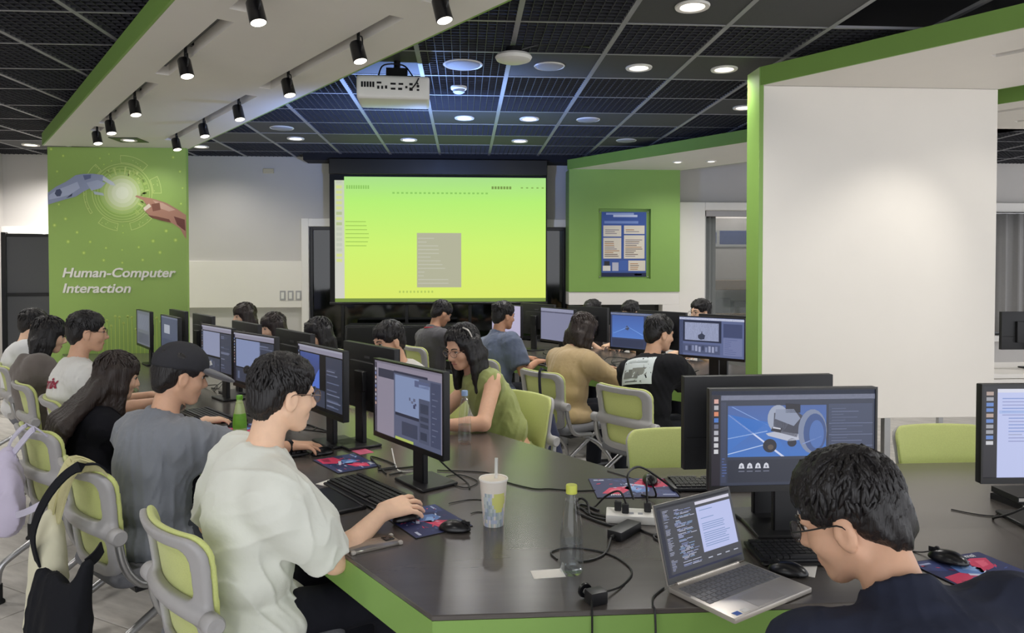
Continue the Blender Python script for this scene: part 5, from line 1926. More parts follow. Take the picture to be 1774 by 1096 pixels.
    if face:
        for s_ in (-1, 1):
            eb = MB()
            eb.lathe([(0.0, -0.0105), (0.006, -0.0085), (0.0105, 0.0), (0.006, 0.0085), (0.0, 0.0105)], 12, Mh @ Matrix.Translation((s_ * 0.031, 0.0715, 0.002)) @ Matrix.Scale(1.15, 4, (1, 0, 0)) @ Matrix.Scale(0.72, 4, (0, 0, 1)))
            ey = eb.build('eye', mat('eye_white', (225, 218, 212), 0.25), root)
            ib = MB()
            ib.lathe([(0.0, 0.0), (0.0050, 0.0), (0.0040, 0.0022), (0.0, 0.003)], 12, Mh @ Matrix.Translation((s_ * 0.031, 0.0805, 0.001)) @ Matrix.Rotation(-PI / 2, 4, 'X'))
            ib.build('iris', mat('iris_dark', (30, 22, 18), 0.2), ey)
            lid = MB().tube([Mh @ Vector((s_ * 0.019, 0.0795, 0.004)), Mh @ Vector((s_ * 0.031, 0.0838, 0.0085)), Mh @ Vector((s_ * 0.044, 0.0765, 0.003))], 0.0022, 6, 3)
            lid.build('eyelash', 'black_matte', ey)
            MB().tube([Mh @ Vector((s_ * 0.015, 0.0895, 0.021)), Mh @ Vector((s_ * 0.032, 0.0860, 0.0265)), Mh @ Vector((s_ * 0.048, 0.0735, 0.021))], [0.0034, 0.0034, 0.0032, 0.0030, 0.0026, 0.0022, 0.002], 6, 3).build('eyebrow', hairm, root)
        MB().tube([Mh @ Vector((-0.020, 0.0815, -0.0665)), Mh @ Vector((-0.008, 0.0885, -0.0655)), Mh @ Vector((0.008, 0.0885, -0.0655)), Mh @ Vector((0.020, 0.0815, -0.0665))], 0.0036, 6, 3).build('lips', mat('lips', (176, 110, 100), 0.45), root)
    if glasses:
        gb = MB()
        for s_ in (-1, 1):
            pts = [Mh @ Vector((s_ * 0.033 + 0.0235 * math.cos(a) * (1 + 0.08 * math.cos(2 * a)), 0.101 - 0.006 * abs(math.cos(a)) * (1 if math.cos(a) * s_ > 0 else 0), -0.001 + 0.019 * math.sin(a))) for a in [2 * PI * i / 16 for i in range(17)]]
            gb.tube(pts, 0.0014, 6)
            gb.tube([Mh @ Vector((s_ * 0.058, 0.095, 0.004)), Mh @ Vector((s_ * 0.074, 0.05, 0.006)), Mh @ Vector((s_ * 0.082, -0.005, 0.006)), Mh @ Vector((s_ * 0.080, -0.02, -0.008))], 0.0016, 6, 3)
        gb.tube([Mh @ Vector((-0.0105, 0.102, 0.002)), Mh @ Vector((0, 0.105, 0.005)), Mh @ Vector((0.0105, 0.102, 0.002))], 0.0013, 6, 3)
        go = gb.build('glasses', glasses, root)
        for s_ in (-1, 1):
            n = 16
            MB().add([tuple(Mh @ Vector((s_ * 0.033 + 0.0225 * math.cos(2 * PI * i / n), 0.0995, -0.001 + 0.018 * math.sin(2 * PI * i / n)))) for i in range(n)], [tuple(range(n))]).build('lens', 'lens_glass', go)
    return dict(root=root, top=top_me, top_o=top_o, HC=HC, Rh=Rh, NB=NB, up=up, rt=rt, fw=fw, q=q, loc=loc, W=W, E=E, sh=sh, Mh=Mh)

mat('specs_black', (20, 20, 22), 0.3)
mat('specs_metal', (120, 96, 80), 0.3, metal=0.6)

def w3(x, y, z):
    return (x, y, z)

def chair_pel(p, ang, fwd):
    return (p.x - math.sin(ang) * fwd, p.y + math.cos(ang) * fwd)

# ---- left row of the near table
P1 = person('man in an oversized pale T-shirt using a mouse at the near table', chair_pel(t1(0.76, -0.16, 0), ANG_L, -0.02), ANG_L, (-0.548, 2.341, 1.335), hyaw=6, hpitch=8, skin='skin_light',
            topc=(222, 224, 214), sleeve=0.92, sl_end=0.074, loose=0.029, rw=(-0.268, 2.458, 0.792), rf=(0.135, 0.085, 0.004), rpole=(0.45, -0.5, -1.0), lw=t1(0.98, -0.02, 0.62), lf=TN, h=0.0048, wide=0.170, seed=2,
            glasses='specs_metal', trousers=(22, 23, 30), rcurl=0.42, rup=(0.22, -0.36, 1), collar=0.004)
P2 = person('man in a black cap and grey short-sleeved shirt with a wristwatch', chair_pel(t1(1.66, -0.25, 0), ANG_L, -0.02), ANG_L, (-1.138, 3.115, 1.285), torso_yaw=18, rpole=(0.2, -0.3, -1), hyaw=2, hpitch=12, skin='skin_mid', hair='short',
            topc=(120, 124, 132), sleeve=0.86, sl_end=0.082, loose=0.032, rw=(-0.790, 3.425, 0.785), rf=(0.13, 0.0, -0.01), lw=t1(1.95, 0.05, 0.79), lf=TN, h=0.0075, wide=0.18, seed=3, cap=True, trousers=(60, 64, 72), collar=0.022)
P3 = person('woman with very long dark hair in a black top, one hand at her mouth', chair_pel(t1(2.62, -0.34, 0), ANG_L, -0.02), ANG_L, (-1.747, 3.911, 1.17), hyaw=2, hpitch=14, skin='skin_light', hair='long', hairm='hair_brown', longl=0.95,
            topc=(20, 20, 26), sleeve=1.86, loose=0.016, rw=(-1.375, 4.012, 0.785), rf=(0.12, 0.07, -0.01), lw=(-1.545, 3.955, 0.945), lf=(-0.03, -0.01, 0.12), lup=(0.8, 0.55, 0.1), lpole=(-0.3, 0.2, -1), lcurl=0.75, h=0.008, wide=0.155, seed=4, hairline=0.04)
P4 = person('man in glasses and a white T-shirt with red script on the back', chair_pel(t1(3.42, -0.30, 0), ANG_L, 0.0), ANG_L, (-2.229, 4.547, 1.345), hyaw=-4, hpitch=4, skin='skin_mid', topc=(226, 225, 220), sleeve=0.8, loose=0.03, h=0.0085, wide=0.185, seed=5,
            glasses='specs_metal')
P5 = person('person in a grey-brown hooded sweatshirt behind the white T-shirt', chair_pel(t1(4.24, -0.40, 0), ANG_L, 0.0), ANG_L, (-2.802, 5.248, 1.264), hyaw=-6, hpitch=14, skin='skin_light', hair='bob', topc=(106, 98, 93), sleeve=1.9, loose=0.034, hood=True, h=0.0115, wide=0.175, seed=6, hairline=0.03)
P6 = person('person in a white shirt farthest along the left row', chair_pel(t1(5.35, -0.44, 0), ANG_L, 0.0), ANG_L, (-3.434, 6.181, 1.27), hyaw=0, hpitch=10, skin='skin_light', topc=(222, 222, 222), sleeve=1.8, loose=0.03, h=0.013, seed=7)
# ---- aisle side of the near table
V1 = person('woman in an olive sleeveless top with glasses and a silver hair clip', chair_pel(t1(1.74, 1.62, 0), ANG_R, 0.02), ANG_R, (-0.048, 4.088, 1.28), hyaw=8, hpitch=20, skin='skin_mid', hair='mid', topc=(150, 158, 94), sleeve=0, loose=0.02,
            lw=(-0.16, 3.83, 0.782), lf=(-0.14, 0.02, -0.01), rw=t1(2.02, 1.05, 0.785), rf=(-0.12, -0.03, -0.01), lpole=(-0.9, 0.4, -0.9), h=0.0075, wide=0.155, seed=8, glasses='specs_metal', hairline=0.072)
V2 = person('man in a striped pale shirt half hidden behind a monitor', chair_pel(t1(2.60, 1.60, 0), ANG_R, 0.04), ANG_R, (-0.496, 4.582, 1.27), hyaw=4, hpitch=14, skin='skin_mid', topc=(214, 210, 202), sleeve=0.8, loose=0.026, h=0.010, seed=9)
V3 = person('woman with dark hair tied back and a thin fringe', chair_pel(t1(3.68, 1.62, 0), ANG_R, 0.04), ANG_R, (-1.134, 5.674, 1.22), hyaw=6, hpitch=12, skin='skin_light', hair='bob', topc=(200, 196, 190), sleeve=0.7, h=0.012, wide=0.155, seed=10, hairline=0.05, glasses='specs_metal')
V4 = person('woman with straight brown hair in white, second from the rear wall', chair_pel(t1(4.60, 1.60, 0), ANG_R, 0.04), ANG_R, (-1.640, 6.353, 1.22), hyaw=2, hpitch=10, skin='skin_light', hair='long', hairm='hair_brown', topc=(226, 226, 226), sleeve=1.8, h=0.012, wide=0.155, seed=11)
V5 = person('woman with straight dark hair nearest the rear wall', chair_pel(t1(5.50, 1.66, 0), ANG_R, 0.04), ANG_R, (-2.095, 7.127, 1.268), hyaw=2, hpitch=6, skin='skin_light', hair='long', hairm='hair_brown', topc=(214, 206, 198), sleeve=1.8, h=0.012, wide=0.155, seed=12)
# ---- rear table
T1 = person('man in a black T-shirt with a white picture on the back', chair_pel(t2(0.42, -0.66, 0), ANG_L, 0.02), ANG_L, (1.340, 4.936, 1.28), hyaw=-16, hpitch=10, skin='skin_mid', topc=(20, 20, 24), sleeve=0.85, loose=0.034, rw=(1.66, 5.36, 0.785), rf=(0.08, 0.09, -0.01), h=0.0085, wide=0.19, seed=13)
T2 = person('person with bobbed hair in a khaki jacket leaning over the rear table', chair_pel(t2(1.22, -0.66, 0), ANG_L, 0.02), ANG_L, (0.938, 5.551, 1.25), hyaw=-6, hpitch=22, skin='skin_mid', hair='bob', hairm='hair_brown', topc=(182, 158, 118), sleeve=1.25, loose=0.036, rw=t2(1.05, -0.10, 0.785), rf=TN, lw=t2(1.42, -0.08, 0.785), lf=TN, h=0.0085, wide=0.17, seed=14, collar=0.025, hairline=0.04)
T3 = person('man in a slate blue polo shirt at the rear table', chair_pel(t2(2.18, -0.58, 0), ANG_L, 0.02), ANG_L, (0.356, 6.435, 1.308), hyaw=-4, hpitch=8, skin='skin_tan', topc=(92, 102, 124), sleeve=0.82, loose=0.026, rw=(0.62, 6.34, 0.785), rf=(0.11, 0.09, 0), h=0.0095, wide=0.195, seed=15, collar=0.028)
T4 = person('man in a dark grey jacket wearing a red lanyard, head bowed', chair_pel(t2(3.22, -0.58, 0), ANG_L, 0.02), ANG_L, (-0.169, 7.241, 1.268), hyaw=-4, hpitch=28, skin='skin_tan', topc=(70, 68, 72), sleeve=1.85, loose=0.03, h=0.012, wide=0.185, seed=16, collar=0.02)
R1 = person('man in glasses beside the partition, facing left across the rear table', chair_pel(t2(1.62, 1.66, 0), ANG_R, 0.03), ANG_R, (2.238, 6.926, 1.302), hyaw=-14, hpitch=4, skin='skin_light', topc=(150, 150, 156), sleeve=0.8, h=0.012, seed=17, glasses='specs_metal', hairline=0.05)
R2 = person('person whose dark hair shows above the blue rear monitor', chair_pel(t2(2.50, 1.66, 0), ANG_R, 0.03), ANG_R, (1.704, 7.633, 1.25), hyaw=0, hpitch=14, skin='skin_light', topc=(90, 92, 100), sleeve=0.8, h=0.014, seed=18)
R3 = person('person whose dark hair shows above the khaki jacket', chair_pel(t2(2.98, 1.60, 0), ANG_R, 0.03), ANG_R, (1.353, 7.932, 1.25), hyaw=0, hpitch=14, skin='skin_light', topc=(90, 80, 80), sleeve=0.8, h=0.014, seed=19)
# ---- man with the laptop
RM = person('man in a navy shirt and glasses bent over the silver laptop', (0.835, 1.12), dg(4), (0.690, 1.39, 1.243), hyaw=40, hpitch=24, hroll=-4, skin='skin_mid', topc=(40, 44, 60), sleeve=1.9, loose=0.026, lw=(0.66, 1.50, 0.66), lf=(0.05, 0.12, -0.01), rw=(1.02, 1.50, 0.66),
            rf=(-0.03, 0.12, 0), h=0.006, wide=0.20, seed=20, glasses='specs_black', collar=0.03, fold=0.0045, slouch=0.06, neck=(0.035, -0.115, -0.125), shz=0.05)

# red script on the white T-shirt
def shirt_text(P, body, size, x, z, colr, shear=0.3):
    v, f_ = text_geo(body, size, shear, size * 0.03)
    q = [((p[0] + x, p[1] + z) if True else 0) for p in v]
    o = P['q'](0.62) - P['fw'] * 0.45
    project_patch(P['top'], 'print', P['top_o'], 'print', [(q, f_, colr, 0.0)], o, P['rt'], P['up'], P['fw'])

shirt_text(P4, 'nnix', 0.085, -0.02, 0.06, (150, 34, 62))
shirt_text(P4, '&c', 0.11, -0.06, -0.06, (150, 34, 62))
# picture on the black T-shirt
o_ = T1['q'](0.62) - T1['fw'] * 0.45
polys = []
p_, f_ = grid_rect(-0.135, -0.02, 0.125, 0.165, 10, 8)
polys.append((p_, f_, (196, 204, 204), 0.0))
for a, b, c, d, col in ((-0.10, 0.02, 0.03, 0.08, (110, 112, 108)), (-0.02, 0.04, 0.09, 0.09, (126, 128, 122)), (-0.08, -0.005, 0.06, 0.002, (90, 92, 92)), (-0.09, 0.13, 0.08, 0.145, (168, 176, 176))):
    p_, f_ = grid_rect(a, b, c, d, 5, 2)
    polys.append((p_, f_, col, 0.0015))
project_patch(T1['top'], 'print', T1['top_o'], 'print', polys, o_, T1['rt'], T1['up'], T1['fw'])
# stripes on the pale shirt
o_ = V2['q'](0.62) - V2['fw'] * 0.45
polys = []
for k in range(9):
    p_, f_ = grid_rect(-0.16, -0.16 + k * 0.036, 0.16, -0.152 + k * 0.036, 12, 1)
    polys.append((p_, f_, (150, 146, 142), 0.0))
project_patch(V2['top'], 'stripes', V2['top_o'], 'print', polys, o_, V2['rt'], V2['up'], V2['fw'])
# lanyard of the man at the rear table
n_ = T4['NB']
ring = [n_ + T4['rt'] * (0.085 * math.cos(a)) + T4['fw'] * (0.085 * math.sin(a)) + T4['up'] * (0.012 - 0.045 * max(0, math.sin(a))) for a in [2 * PI * k / 18 for k in range(19)]]
MB().tube([tuple(p) for p in ring], 0.007, 8).build('lanyard', mat('lanyard_red', (176, 44, 56), 0.7), T4['root'])
# hair clip
c_ = V1['Mh'] @ Vector((-0.052, 0.0, 0.118))
d_ = V1['Mh'] @ Vector((-0.088, -0.012, 0.060))
MB().tube([c_, (Vector(c_) + Vector(d_)) / 2 + (V1['Mh'].to_3x3() @ Vector((-0.014, 0, 0.010))), d_], 0.005, 8, 4).build('hair_clip', 'silver', V1['root'])
# watch
wv = P2['W'][1]
wd_ = nrm(wv - P2['E'][1])
MB().cyl(tuple(wv - wd_ * 0.035), tuple(wv - wd_ * 0.015), 0.031, 16).build('watch_strap', 'black_plastic', P2['root'])
# ================================================================== THINGS ON THE NEAR TABLE
keyboard(t1(0.985, 0.335), ANG_L + dg(2), 'black keyboard under the arm of the man in the pale T-shirt')
keyboard(t1(1.90, 0.30), ANG_L, 'black keyboard in front of the dark blue viewport monitor')
keyboard(t1(2.86, 0.26), ANG_L + dg(4), 'black keyboard beside the face of the capped man')
keyboard(t1(3.62, 0.24), ANG_L, 'black keyboard in front of the man in the white T-shirt')
keyboard((1.08, 2.135), dg(-2), 'black keyboard between the silver laptop and the robot monitor')
keyboard((1.02, 2.83), PI + dg(-2), 'black keyboard behind the back-turned monitor, right end of the printed pad')
keyboard((2.02, 2.10), dg(-4), 'black keyboard at the right picture edge')
keyboard(t2(0.66, 0.10), ANG_L, 'black keyboard of the man in the black T-shirt')
keyboard(t2(1.40, 0.08), ANG_L, 'black keyboard of the person in the khaki jacket')
keyboard(t2(2.30, 0.02), ANG_L, 'black keyboard of the man in the slate polo')

mousepad(t1(0.60, 0.345), ANG_L + dg(-4), 'navy and red printed mouse pad under the hand in the foreground', 1)
mousepad(t1(1.45, 0.45), ANG_L, 'navy and red printed mouse pad between the first two left monitors', 2, d=0.20)
mousepad((0.655, 2.83), dg(178), 'printed mouse pad under the tangle of cables by the back-turned monitor', 3, w=0.32, d=0.25)
mousepad((1.44, 1.985), dg(14), 'printed mouse pad beside the shoulder of the man in navy', 4, w=0.27, d=0.21)
mousepad(t1(2.40, 0.30), ANG_L, 'printed mouse pad under the hand of the long-haired woman', 5)
mouse((-0.196, 2.503), -dg(57), 'black mouse held by the man in the pale T-shirt', z=TZ + 0.005)
mouse(t1(0.462, 0.37), ANG_L + dg(-50), 'spare black mouse on the pad corner near the paper cup')
mouse(t1(1.66, 0.43), ANG_L, 'black mouse held by the capped man')
mouse(t1(2.50, 0.31), ANG_L, 'black mouse held by the long-haired woman')
mouse((0.905, 2.005), dg(60), 'black mouse on the table right of the silver laptop')
mouse((1.40, 2.045), dg(40), 'black mouse on the pad beside the man in navy', z=TZ + 0.005)
mouse((0.735, 2.885), dg(170), 'grey-topped mouse on the pad among the cables', z=TZ + 0.005)

# paper cup with straw
t = thing('paper_cup', 'printed paper drink cup with a film lid and clear straw', 'cup', (0.095, 2.458, TZ))
mb = MB()
prof = [(0.0335 + (0.0460 - 0.0335) * k / 12, 0.152 * k / 12) for k in range(13)]
rnd = random.Random(6)
seg = 40
vs_ = [(r * math.cos(2 * PI * k / seg), r * math.sin(2 * PI * k / seg), z) for r, z in prof for k in range(seg)]
mb.v = vs_
for i in range(12):
    for k in range(seg):
        k2 = (k + 1) % seg
        a = math.degrees(2 * PI * (k + .5) / seg)
        u, v = ((a - 270 + 180) % 360 - 180) / 60.0, (i + .5) / 12
        col = (222, 214, 202)
        if ((u - 0.45) / 0.55) ** 2 + ((v - 0.56) / 0.22) ** 2 < 1:
            col = (206, 206, 120)
        elif ((u + 0.45) / 0.5) ** 2 + ((v - 0.50) / 0.26) ** 2 < 1 or (v < 0.42 and abs(u) < 0.9 and rnd.random() < 0.7):
            col = rnd.choice(((168, 180, 178), (190, 198, 196), (150, 164, 176), (176, 186, 204)))
        elif v < 0.34 and rnd.random() < 0.5:
            col = (184, 190, 210)
        mb.f.append([i * seg + k, i * seg + k2, (i + 1) * seg + k2, (i + 1) * seg + k])
        mb.c.append(L3(col))
        mb.mi.append(0)
mb.f.append(list(range(seg - 1, -1, -1)))
mb.c.append(L3((222, 214, 202)))
mb.mi.append(0)
mb.build('cup_wall', 'print', t)
MB().lathe([(0.0445, 0.151), (0.0485, 0.151), (0.0495, 0.1545), (0.048, 0.158), (0.0445, 0.157)], 36, close=True).build('rim', 'paper', t)
MB().lathe([(0.0, 0.1548), (0.0455, 0.1545), (0.0455, 0.1532), (0.0, 0.1532)], 36).build('film_lid', mat('film', (232, 216, 204), 0.25, nscale=30, namt=0.05), t)
MB().cyl((0.008, 0.004, 0.12), (0.010, 0.004, 0.222), 0.0058, 12).build('straw', mat('straw_clear', (228, 230, 226), 0.15, alpha=0.55), t)

def bottle(pos, label, h=0.25, r=0.034, capc=(200, 206, 84), water=0.32, labelc=None, body='pet_clear', z=TZ):
    t = thing('bottle', label, 'bottle', (pos[0], pos[1], z))
    k = h / 0.25
    prof = [(0.0, 0.004), (r * .75, 0.0), (r * .97, 0.008), (r, 0.02 * k), (r, 0.05 * k), (r * .97, 0.09 * k), (r * .86, 0.14 * k), (r * .66, 0.185 * k), (r * .52, 0.205 * k), (r * .47, 0.213 * k), (r * .40, 0.222 * k), (r * .40, 0.232 * k)]
    MB().lathe(prof, 28).build('shell', body, t, ang=70)
    if water:
        w_ = [(0.0, 0.006), (r * .93, 0.010), (r * .965, 0.02 * k), (r * .965, 0.05 * k)]
        if water > 0.3:
            w_.append((r * .93, 0.09 * k))
        w_.append((0.0, w_[-1][1] + 0.0005))
        MB().lathe(w_, 28).build('water', 'pet_water', t, ang=70)
    MB().lathe([(0.0, 0.250 * k), (r * .44, 0.250 * k), (r * .47, 0.247 * k), (r * .47, 0.226 * k), (0.0, 0.226 * k)], 20).build('cap', mat('cap_%d_%d_%d' % capc, capc, 0.45), t)
    MB().lathe([(r * .46, 0.205 * k), (r * .55, 0.207 * k), (r * .55, 0.211 * k), (r * .46, 0.213 * k)], 20, close=True).build('neck_ring', body, t)
    if labelc:
        MB().lathe([(r * 1.01, 0.06 * k), (r * 1.0, 0.10 * k), (r * .90, 0.135 * k), (r * .86, 0.145 * k)], 28).build('wrapper', mat('wrap_%d_%d_%d' % labelc, labelc, 0.4, nscale=40, namt=0.25), t)
    return t

TEA = (-1.135, 3.80)
bottle((0.299, 2.051), 'clear water bottle with a yellow cap in the foreground')
bottle((-0.001, 3.603), 'clear water bottle with a pale blue cap beside the woman in olive', h=0.26, r=0.033, capc=(150, 176, 214), labelc=None)
bottle(TEA, 'green tea bottle behind the head of the man in the pale T-shirt', h=0.215, r=0.034, capc=(120, 190, 50), water=0, labelc=(126, 190, 60), body='tea_green' if 'tea_green' in MATS else mat('tea_green', (196, 214, 150), 0.15))
bottle(t2(3.05, -0.02), 'small bottle with a white cap beside the slate polo shirt', h=0.20, r=0.03, capc=(230, 230, 230), labelc=(150, 170, 110))
bottle(t2(2.0, 0.12), 'clear bottle on the rear table by the plain grey page, left one', h=0.20, r=0.03, capc=(230, 232, 235))
bottle(t2(1.93, 0.17), 'clear bottle on the rear table by the plain grey page, right one', h=0.21, r=0.03, capc=(226, 230, 235))

# paper cards
def card(pos, rotz, label, w=0.09, d=0.055, z=TZ, m='paper'):
    o = MB().bb(-w / 2, w / 2, -d / 2, d / 2, 0.0, 0.0012).build('paper_card', m, None)
    o.location = (pos[0], pos[1], z)
    o.rotation_euler = (0, 0, rotz)
    tag(o, label, 'paper')
    return o

card((0.232, 2.048), dg(6), 'white card lying beside the water bottle')
card((0.965, 2.03), dg(-30), 'white slip of paper right of the laptop mouse', 0.06, 0.09)
card(t1(1.20, 0.28), ANG_L + dg(20), 'white note left of the keyboard under the pale T-shirt', 0.11, 0.09)
card(t2(0.95, 0.20), ANG_L, 'white sheet below the bright blue rear monitor', 0.16, 0.08)
card(t2(1.95, -0.08), ANG_L, 'white sheet under the forearm of the slate polo', 0.20, 0.14)
card(t1(1.60, 0.60), ANG_L, 'pink and white card under the dark blue viewport monitor', 0.10, 0.07, m=mat('pink_card', (214, 96, 130), 0.6, nscale=12, namt=0.4))

# phone
t = thing('smartphone', 'phone in a clear bumper case lying face down by the elbow', 'phone', tuple(t1(0.508, 0.098)), math.atan2(TN.y, TN.x) + dg(-4))
MB().bb(-0.080, 0.080, -0.040, 0.040, 0.0, 0.008).build('body', 'phone_case', t, bevel=0.003, bseg=2)
mat('clear_case', (206, 200, 190), 0.15, alpha=0.6)
for sx in (-1, 1):
    for sy in (-1, 1):
        MB().box((sx * 0.077, sy * 0.036, 0.0055), (0.014, 0.014, 0.012)).build('case_corner', 'clear_case', t, bevel=0.003)
mb = MB()
mb.bb(0.040, 0.072, -0.006, 0.032, 0.008, 0.0105)
mb.build('camera_island', 'black_satin', t, bevel=0.003)
for k in range(2):
    MB().cyl((0.048 + k * 0.016, 0.022 - k * 0.016, 0.0105), (0.048 + k * 0.016, 0.022 - k * 0.016, 0.012), 0.006, 14).build('camera_lens', 'dark_glass', t)
# black pen tablet / closed notebook in front of the keyboard
t = thing('tablet', 'flat black tablet lying in front of the keyboard by the pale sleeve', 'tablet', tuple(t1(0.985, 0.155)), ANG_L)
MB().bb(-0.15, 0.15, -0.085, 0.085, 0.0, 0.012).build('body', 'black_plastic', t, bevel=0.003, bseg=2)
MB().bb(-0.135, 0.135, -0.07, 0.07, 0.012, 0.0125).build('surface', 'black_satin', t)
MB().bb(-0.15, 0.15, 0.072, 0.082, 0.012, 0.016).build('front_ridge', 'black_plastic', t, bevel=0.002)

# ---- laptop
hl, hr_ = Vector((0.538, 1.903, 0)), Vector((0.806, 2.063, 0))
ax = (hr_ - hl).normalized()
ang_l = math.atan2(ax.y, ax.x)
c_ = (hl + hr_) / 2
t = thing('laptop', 'open silver laptop with code and a white page on its screen', 'laptop', (c_.x, c_.y, TZ), ang_l)
LW, LD = 0.312, 0.212
MB().bb(-LW / 2, LW / 2, -LD, 0.004, 0.002, 0.016).build('base', 'silver', t, bevel=0.004, bseg=2)
mb = MB()
for r in range(6):
    n = 15
    for k in range(n):
        if r == 5 and 4 <= k <= 8:
            continue
        mb.box((-0.135 + k * 0.0193, -0.028 - r * 0.0178, 0.0168), (0.0165, 0.0150, 0.0022))
mb.box((-0.135 + 6 * 0.0193, -0.028 - 5 * 0.0178, 0.0168), (0.094, 0.0150, 0.0022))
o = mb.build('keycaps', 'key_grey', t, smooth=False)
o['kind'] = 'stuff'
MB().bb(-0.055, 0.055, -0.203, -0.138, 0.0160, 0.0166).build('touchpad', mat('touchpad', (186, 180, 172), 0.3, metal=0.4), t)
flat('sticker', 'print', 0.022, 0.017, [[(0.1, 0.1, 0.9, 0.9, (40, 84, 176))]], t, Matrix.Translation((-0.128, -0.196, 0.0165)), (90, 130, 200))
flat('sticker', 'print', 0.024, 0.017, [], t, Matrix.Translation((-0.098, -0.196, 0.0165)), (232, 232, 228))
lidM = Matrix.Translation((0, 0.004, 0.016)) @ Matrix.Rotation(dg(-16), 4, 'X')
lid = MB()
lid.box((0, 0.003, 0.105), (LW, 0.006, 0.208))
lo_ = lid.build('lid', 'silver', t, bevel=0.0025, bseg=2)
lo_.matrix_local = lidM
bz = MB().bb(-LW / 2 + .001, LW / 2 - .001, -0.0012, 0.0, 0.003, 0.208).build('screen_bezel', 'black_satin', lo_)
MB().cyl((-LW / 2 + 0.03, 0.0, 0.0), (LW / 2 - 0.03, 0.0, 0.0), 0.006, 12).build('hinge', 'silver', lo_)
rnd = random.Random(12)
lay = [[(0, 0, 1, 1, (30, 31, 42)), (0, .965, 1, 1, (18, 18, 24)), (0, 0, .05, .96, (38, 40, 56)), (0.0, 0, 1, .03, (36, 40, 70))],
       [(.50, .20, .985, .86, (172, 180, 222)), (.50, .86, .985, .90, (30, 30, 38)), (.50, .90, .985, .945, (196, 194, 210))], []]
y = .90
while y > .08:
    if rnd.random() < .82:
        x = .19 + rnd.choice((0, .02, .02, .04))
        n = rnd.randint(1, 3)
        for q_ in range(n):
            w_ = rnd.uniform(.03, .12)
            if x + w_ < .47:
                lay[2].append((x, y, x + w_, y + .009, rnd.choice(((150, 160, 200), (110, 120, 164), (176, 178, 200), (120, 150, 190)))))
            x += w_ + .012
    y -= .0175
y = .92
while y > .06:
    if rnd.random() < .9:
        lay[2].append((.065, y, .065 + rnd.uniform(.03, .08), y + .008, rnd.choice(((120, 128, 160), (150, 154, 176)))))
    y -= .018
for y in (.80, .68, .60, .57, .54, .51, .46, .43, .40, .37, .34, .30, .27):
    lay[2].append((.54, y, .54 + (.18 if y in (.68, .80) else rnd.uniform(.28, .40)), y + .010, (104, 130, 176)))
for k in range(4):
    lay[2].append((.54 + k * .12, .10, .60 + k * .12, .115, (170, 174, 190)))
dM = plane_M((0, -0.0013, 0.110), (1, 0, 0), (0, 0, 1))
flat('display', 'screen', LW - 0.014, 0.182, lay, lo_, dM)

# ---- adapter, power strip, plug
t = thing('power_adapter', 'black laptop power adapter brick on the table', 'adapter', (0.512, 2.335, TZ), dg(48))
MB().bb(-0.065, 0.065, -0.026, 0.026, 0.0, 0.030).build('brick', 'black_plastic', t, bevel=0.004, bseg=2)
MB().cyl((-0.065, 0, 0.015), (-0.085, 0, 0.015), 0.006, 10).build('strain_relief', 'rubber', t)
t = thing('power_strip', 'white power strip with black plugs among the cables', 'power strip', (0.565, 2.470, TZ), dg(-12))
MB().bb(-0.085, 0.085, -0.045, 0.045, 0.0, 0.028).build('housing', 'white_plastic', t, bevel=0.005, bseg=2)
for x, y in ((-0.045, 0.012), (-0.02, -0.012), (0.055, 0.012)):
    MB().bb(x - 0.012, x + 0.012, y - 0.012, y + 0.012, 0.028, 0.060).build('plug', 'black_plastic', t, bevel=0.003)
for x in (0.0, 0.03):
    MB().bb(x - 0.008, x + 0.008, -0.022, -0.004, 0.0275, 0.0287).build('socket', 'speaker_grey', t)
t = thing('socket_plug', 'black plug block at the front edge of the table', 'plug', (0.335, 1.862, TZ), dg(20))
MB().bb(-0.024, 0.024, -0.02, 0.02, 0.0, 0.034).build('block', 'black_plastic', t, bevel=0.004, bseg=2)
MB().lathe([(0.008, -0.006), (0.018, -0.004), (0.020, 0.0), (0.018, 0.006), (0.008, 0.006)], 18, Matrix.Translation((-0.014, 0.034, 0.022)) @ Matrix.Rotation(PI / 2, 4, 'X'), close=True).build('ring', 'black_satin', t)

mat('cable_black', (16, 16, 18), 0.5)
mat('cable_white', (214, 212, 206), 0.5)

def cable(pts, label, r=0.0028, m='cable_black', k=6):
    mb = MB().tube([Vector(p) if len(p) == 3 else Vector((p[0], p[1], TZ + r + 0.0005)) for p in pts], r, 6, k)
    return tag(mb.build('cable', m, None), label, 'cable', 'cables on the tables')

zt = TZ + 0.004
cable([(0.345, 1.872, TZ + 0.02), (0.42, 1.95), (0.47, 2.05), (0.43, 2.17), (0.33, 2.23), (0.26, 2.20), (0.27, 2.14)], 'thin black cable looping behind the water bottle')
cable([(0.455, 2.27, TZ + 0.015), (0.42, 2.18), (0.37, 2.13), (0.33, 2.12)], 'black adapter cable curving towards the water bottle', 0.0036)
cable([(0.325, 1.86, TZ + 0.02), (0.318, 1.825, TZ + 0.012), (0.316, 1.808, TZ - 0.03), (0.316, 1.804, 0.5), (0.33, 1.80, 0.2)], 'black cable hanging over the front edge from the plug block')
cable([(0.53, 1.93), (0.49, 1.88), (0.475, 1.83), (0.475, 1.806, TZ - 0.02), (0.478, 1.802, 0.5), (0.48, 1.80, 0.2)], 'black laptop cable hanging over the front edge')
cable([(0.55, 2.40), (0.60, 2.32), (0.66, 2.26), (0.72, 2.25), (0.76, 2.29), (0.70, 2.34), (0.62, 2.33), (0.60, 2.28), (0.66, 2.22), (0.74, 2.20)], 'coiled black cable behind the laptop lid', 0.0036)
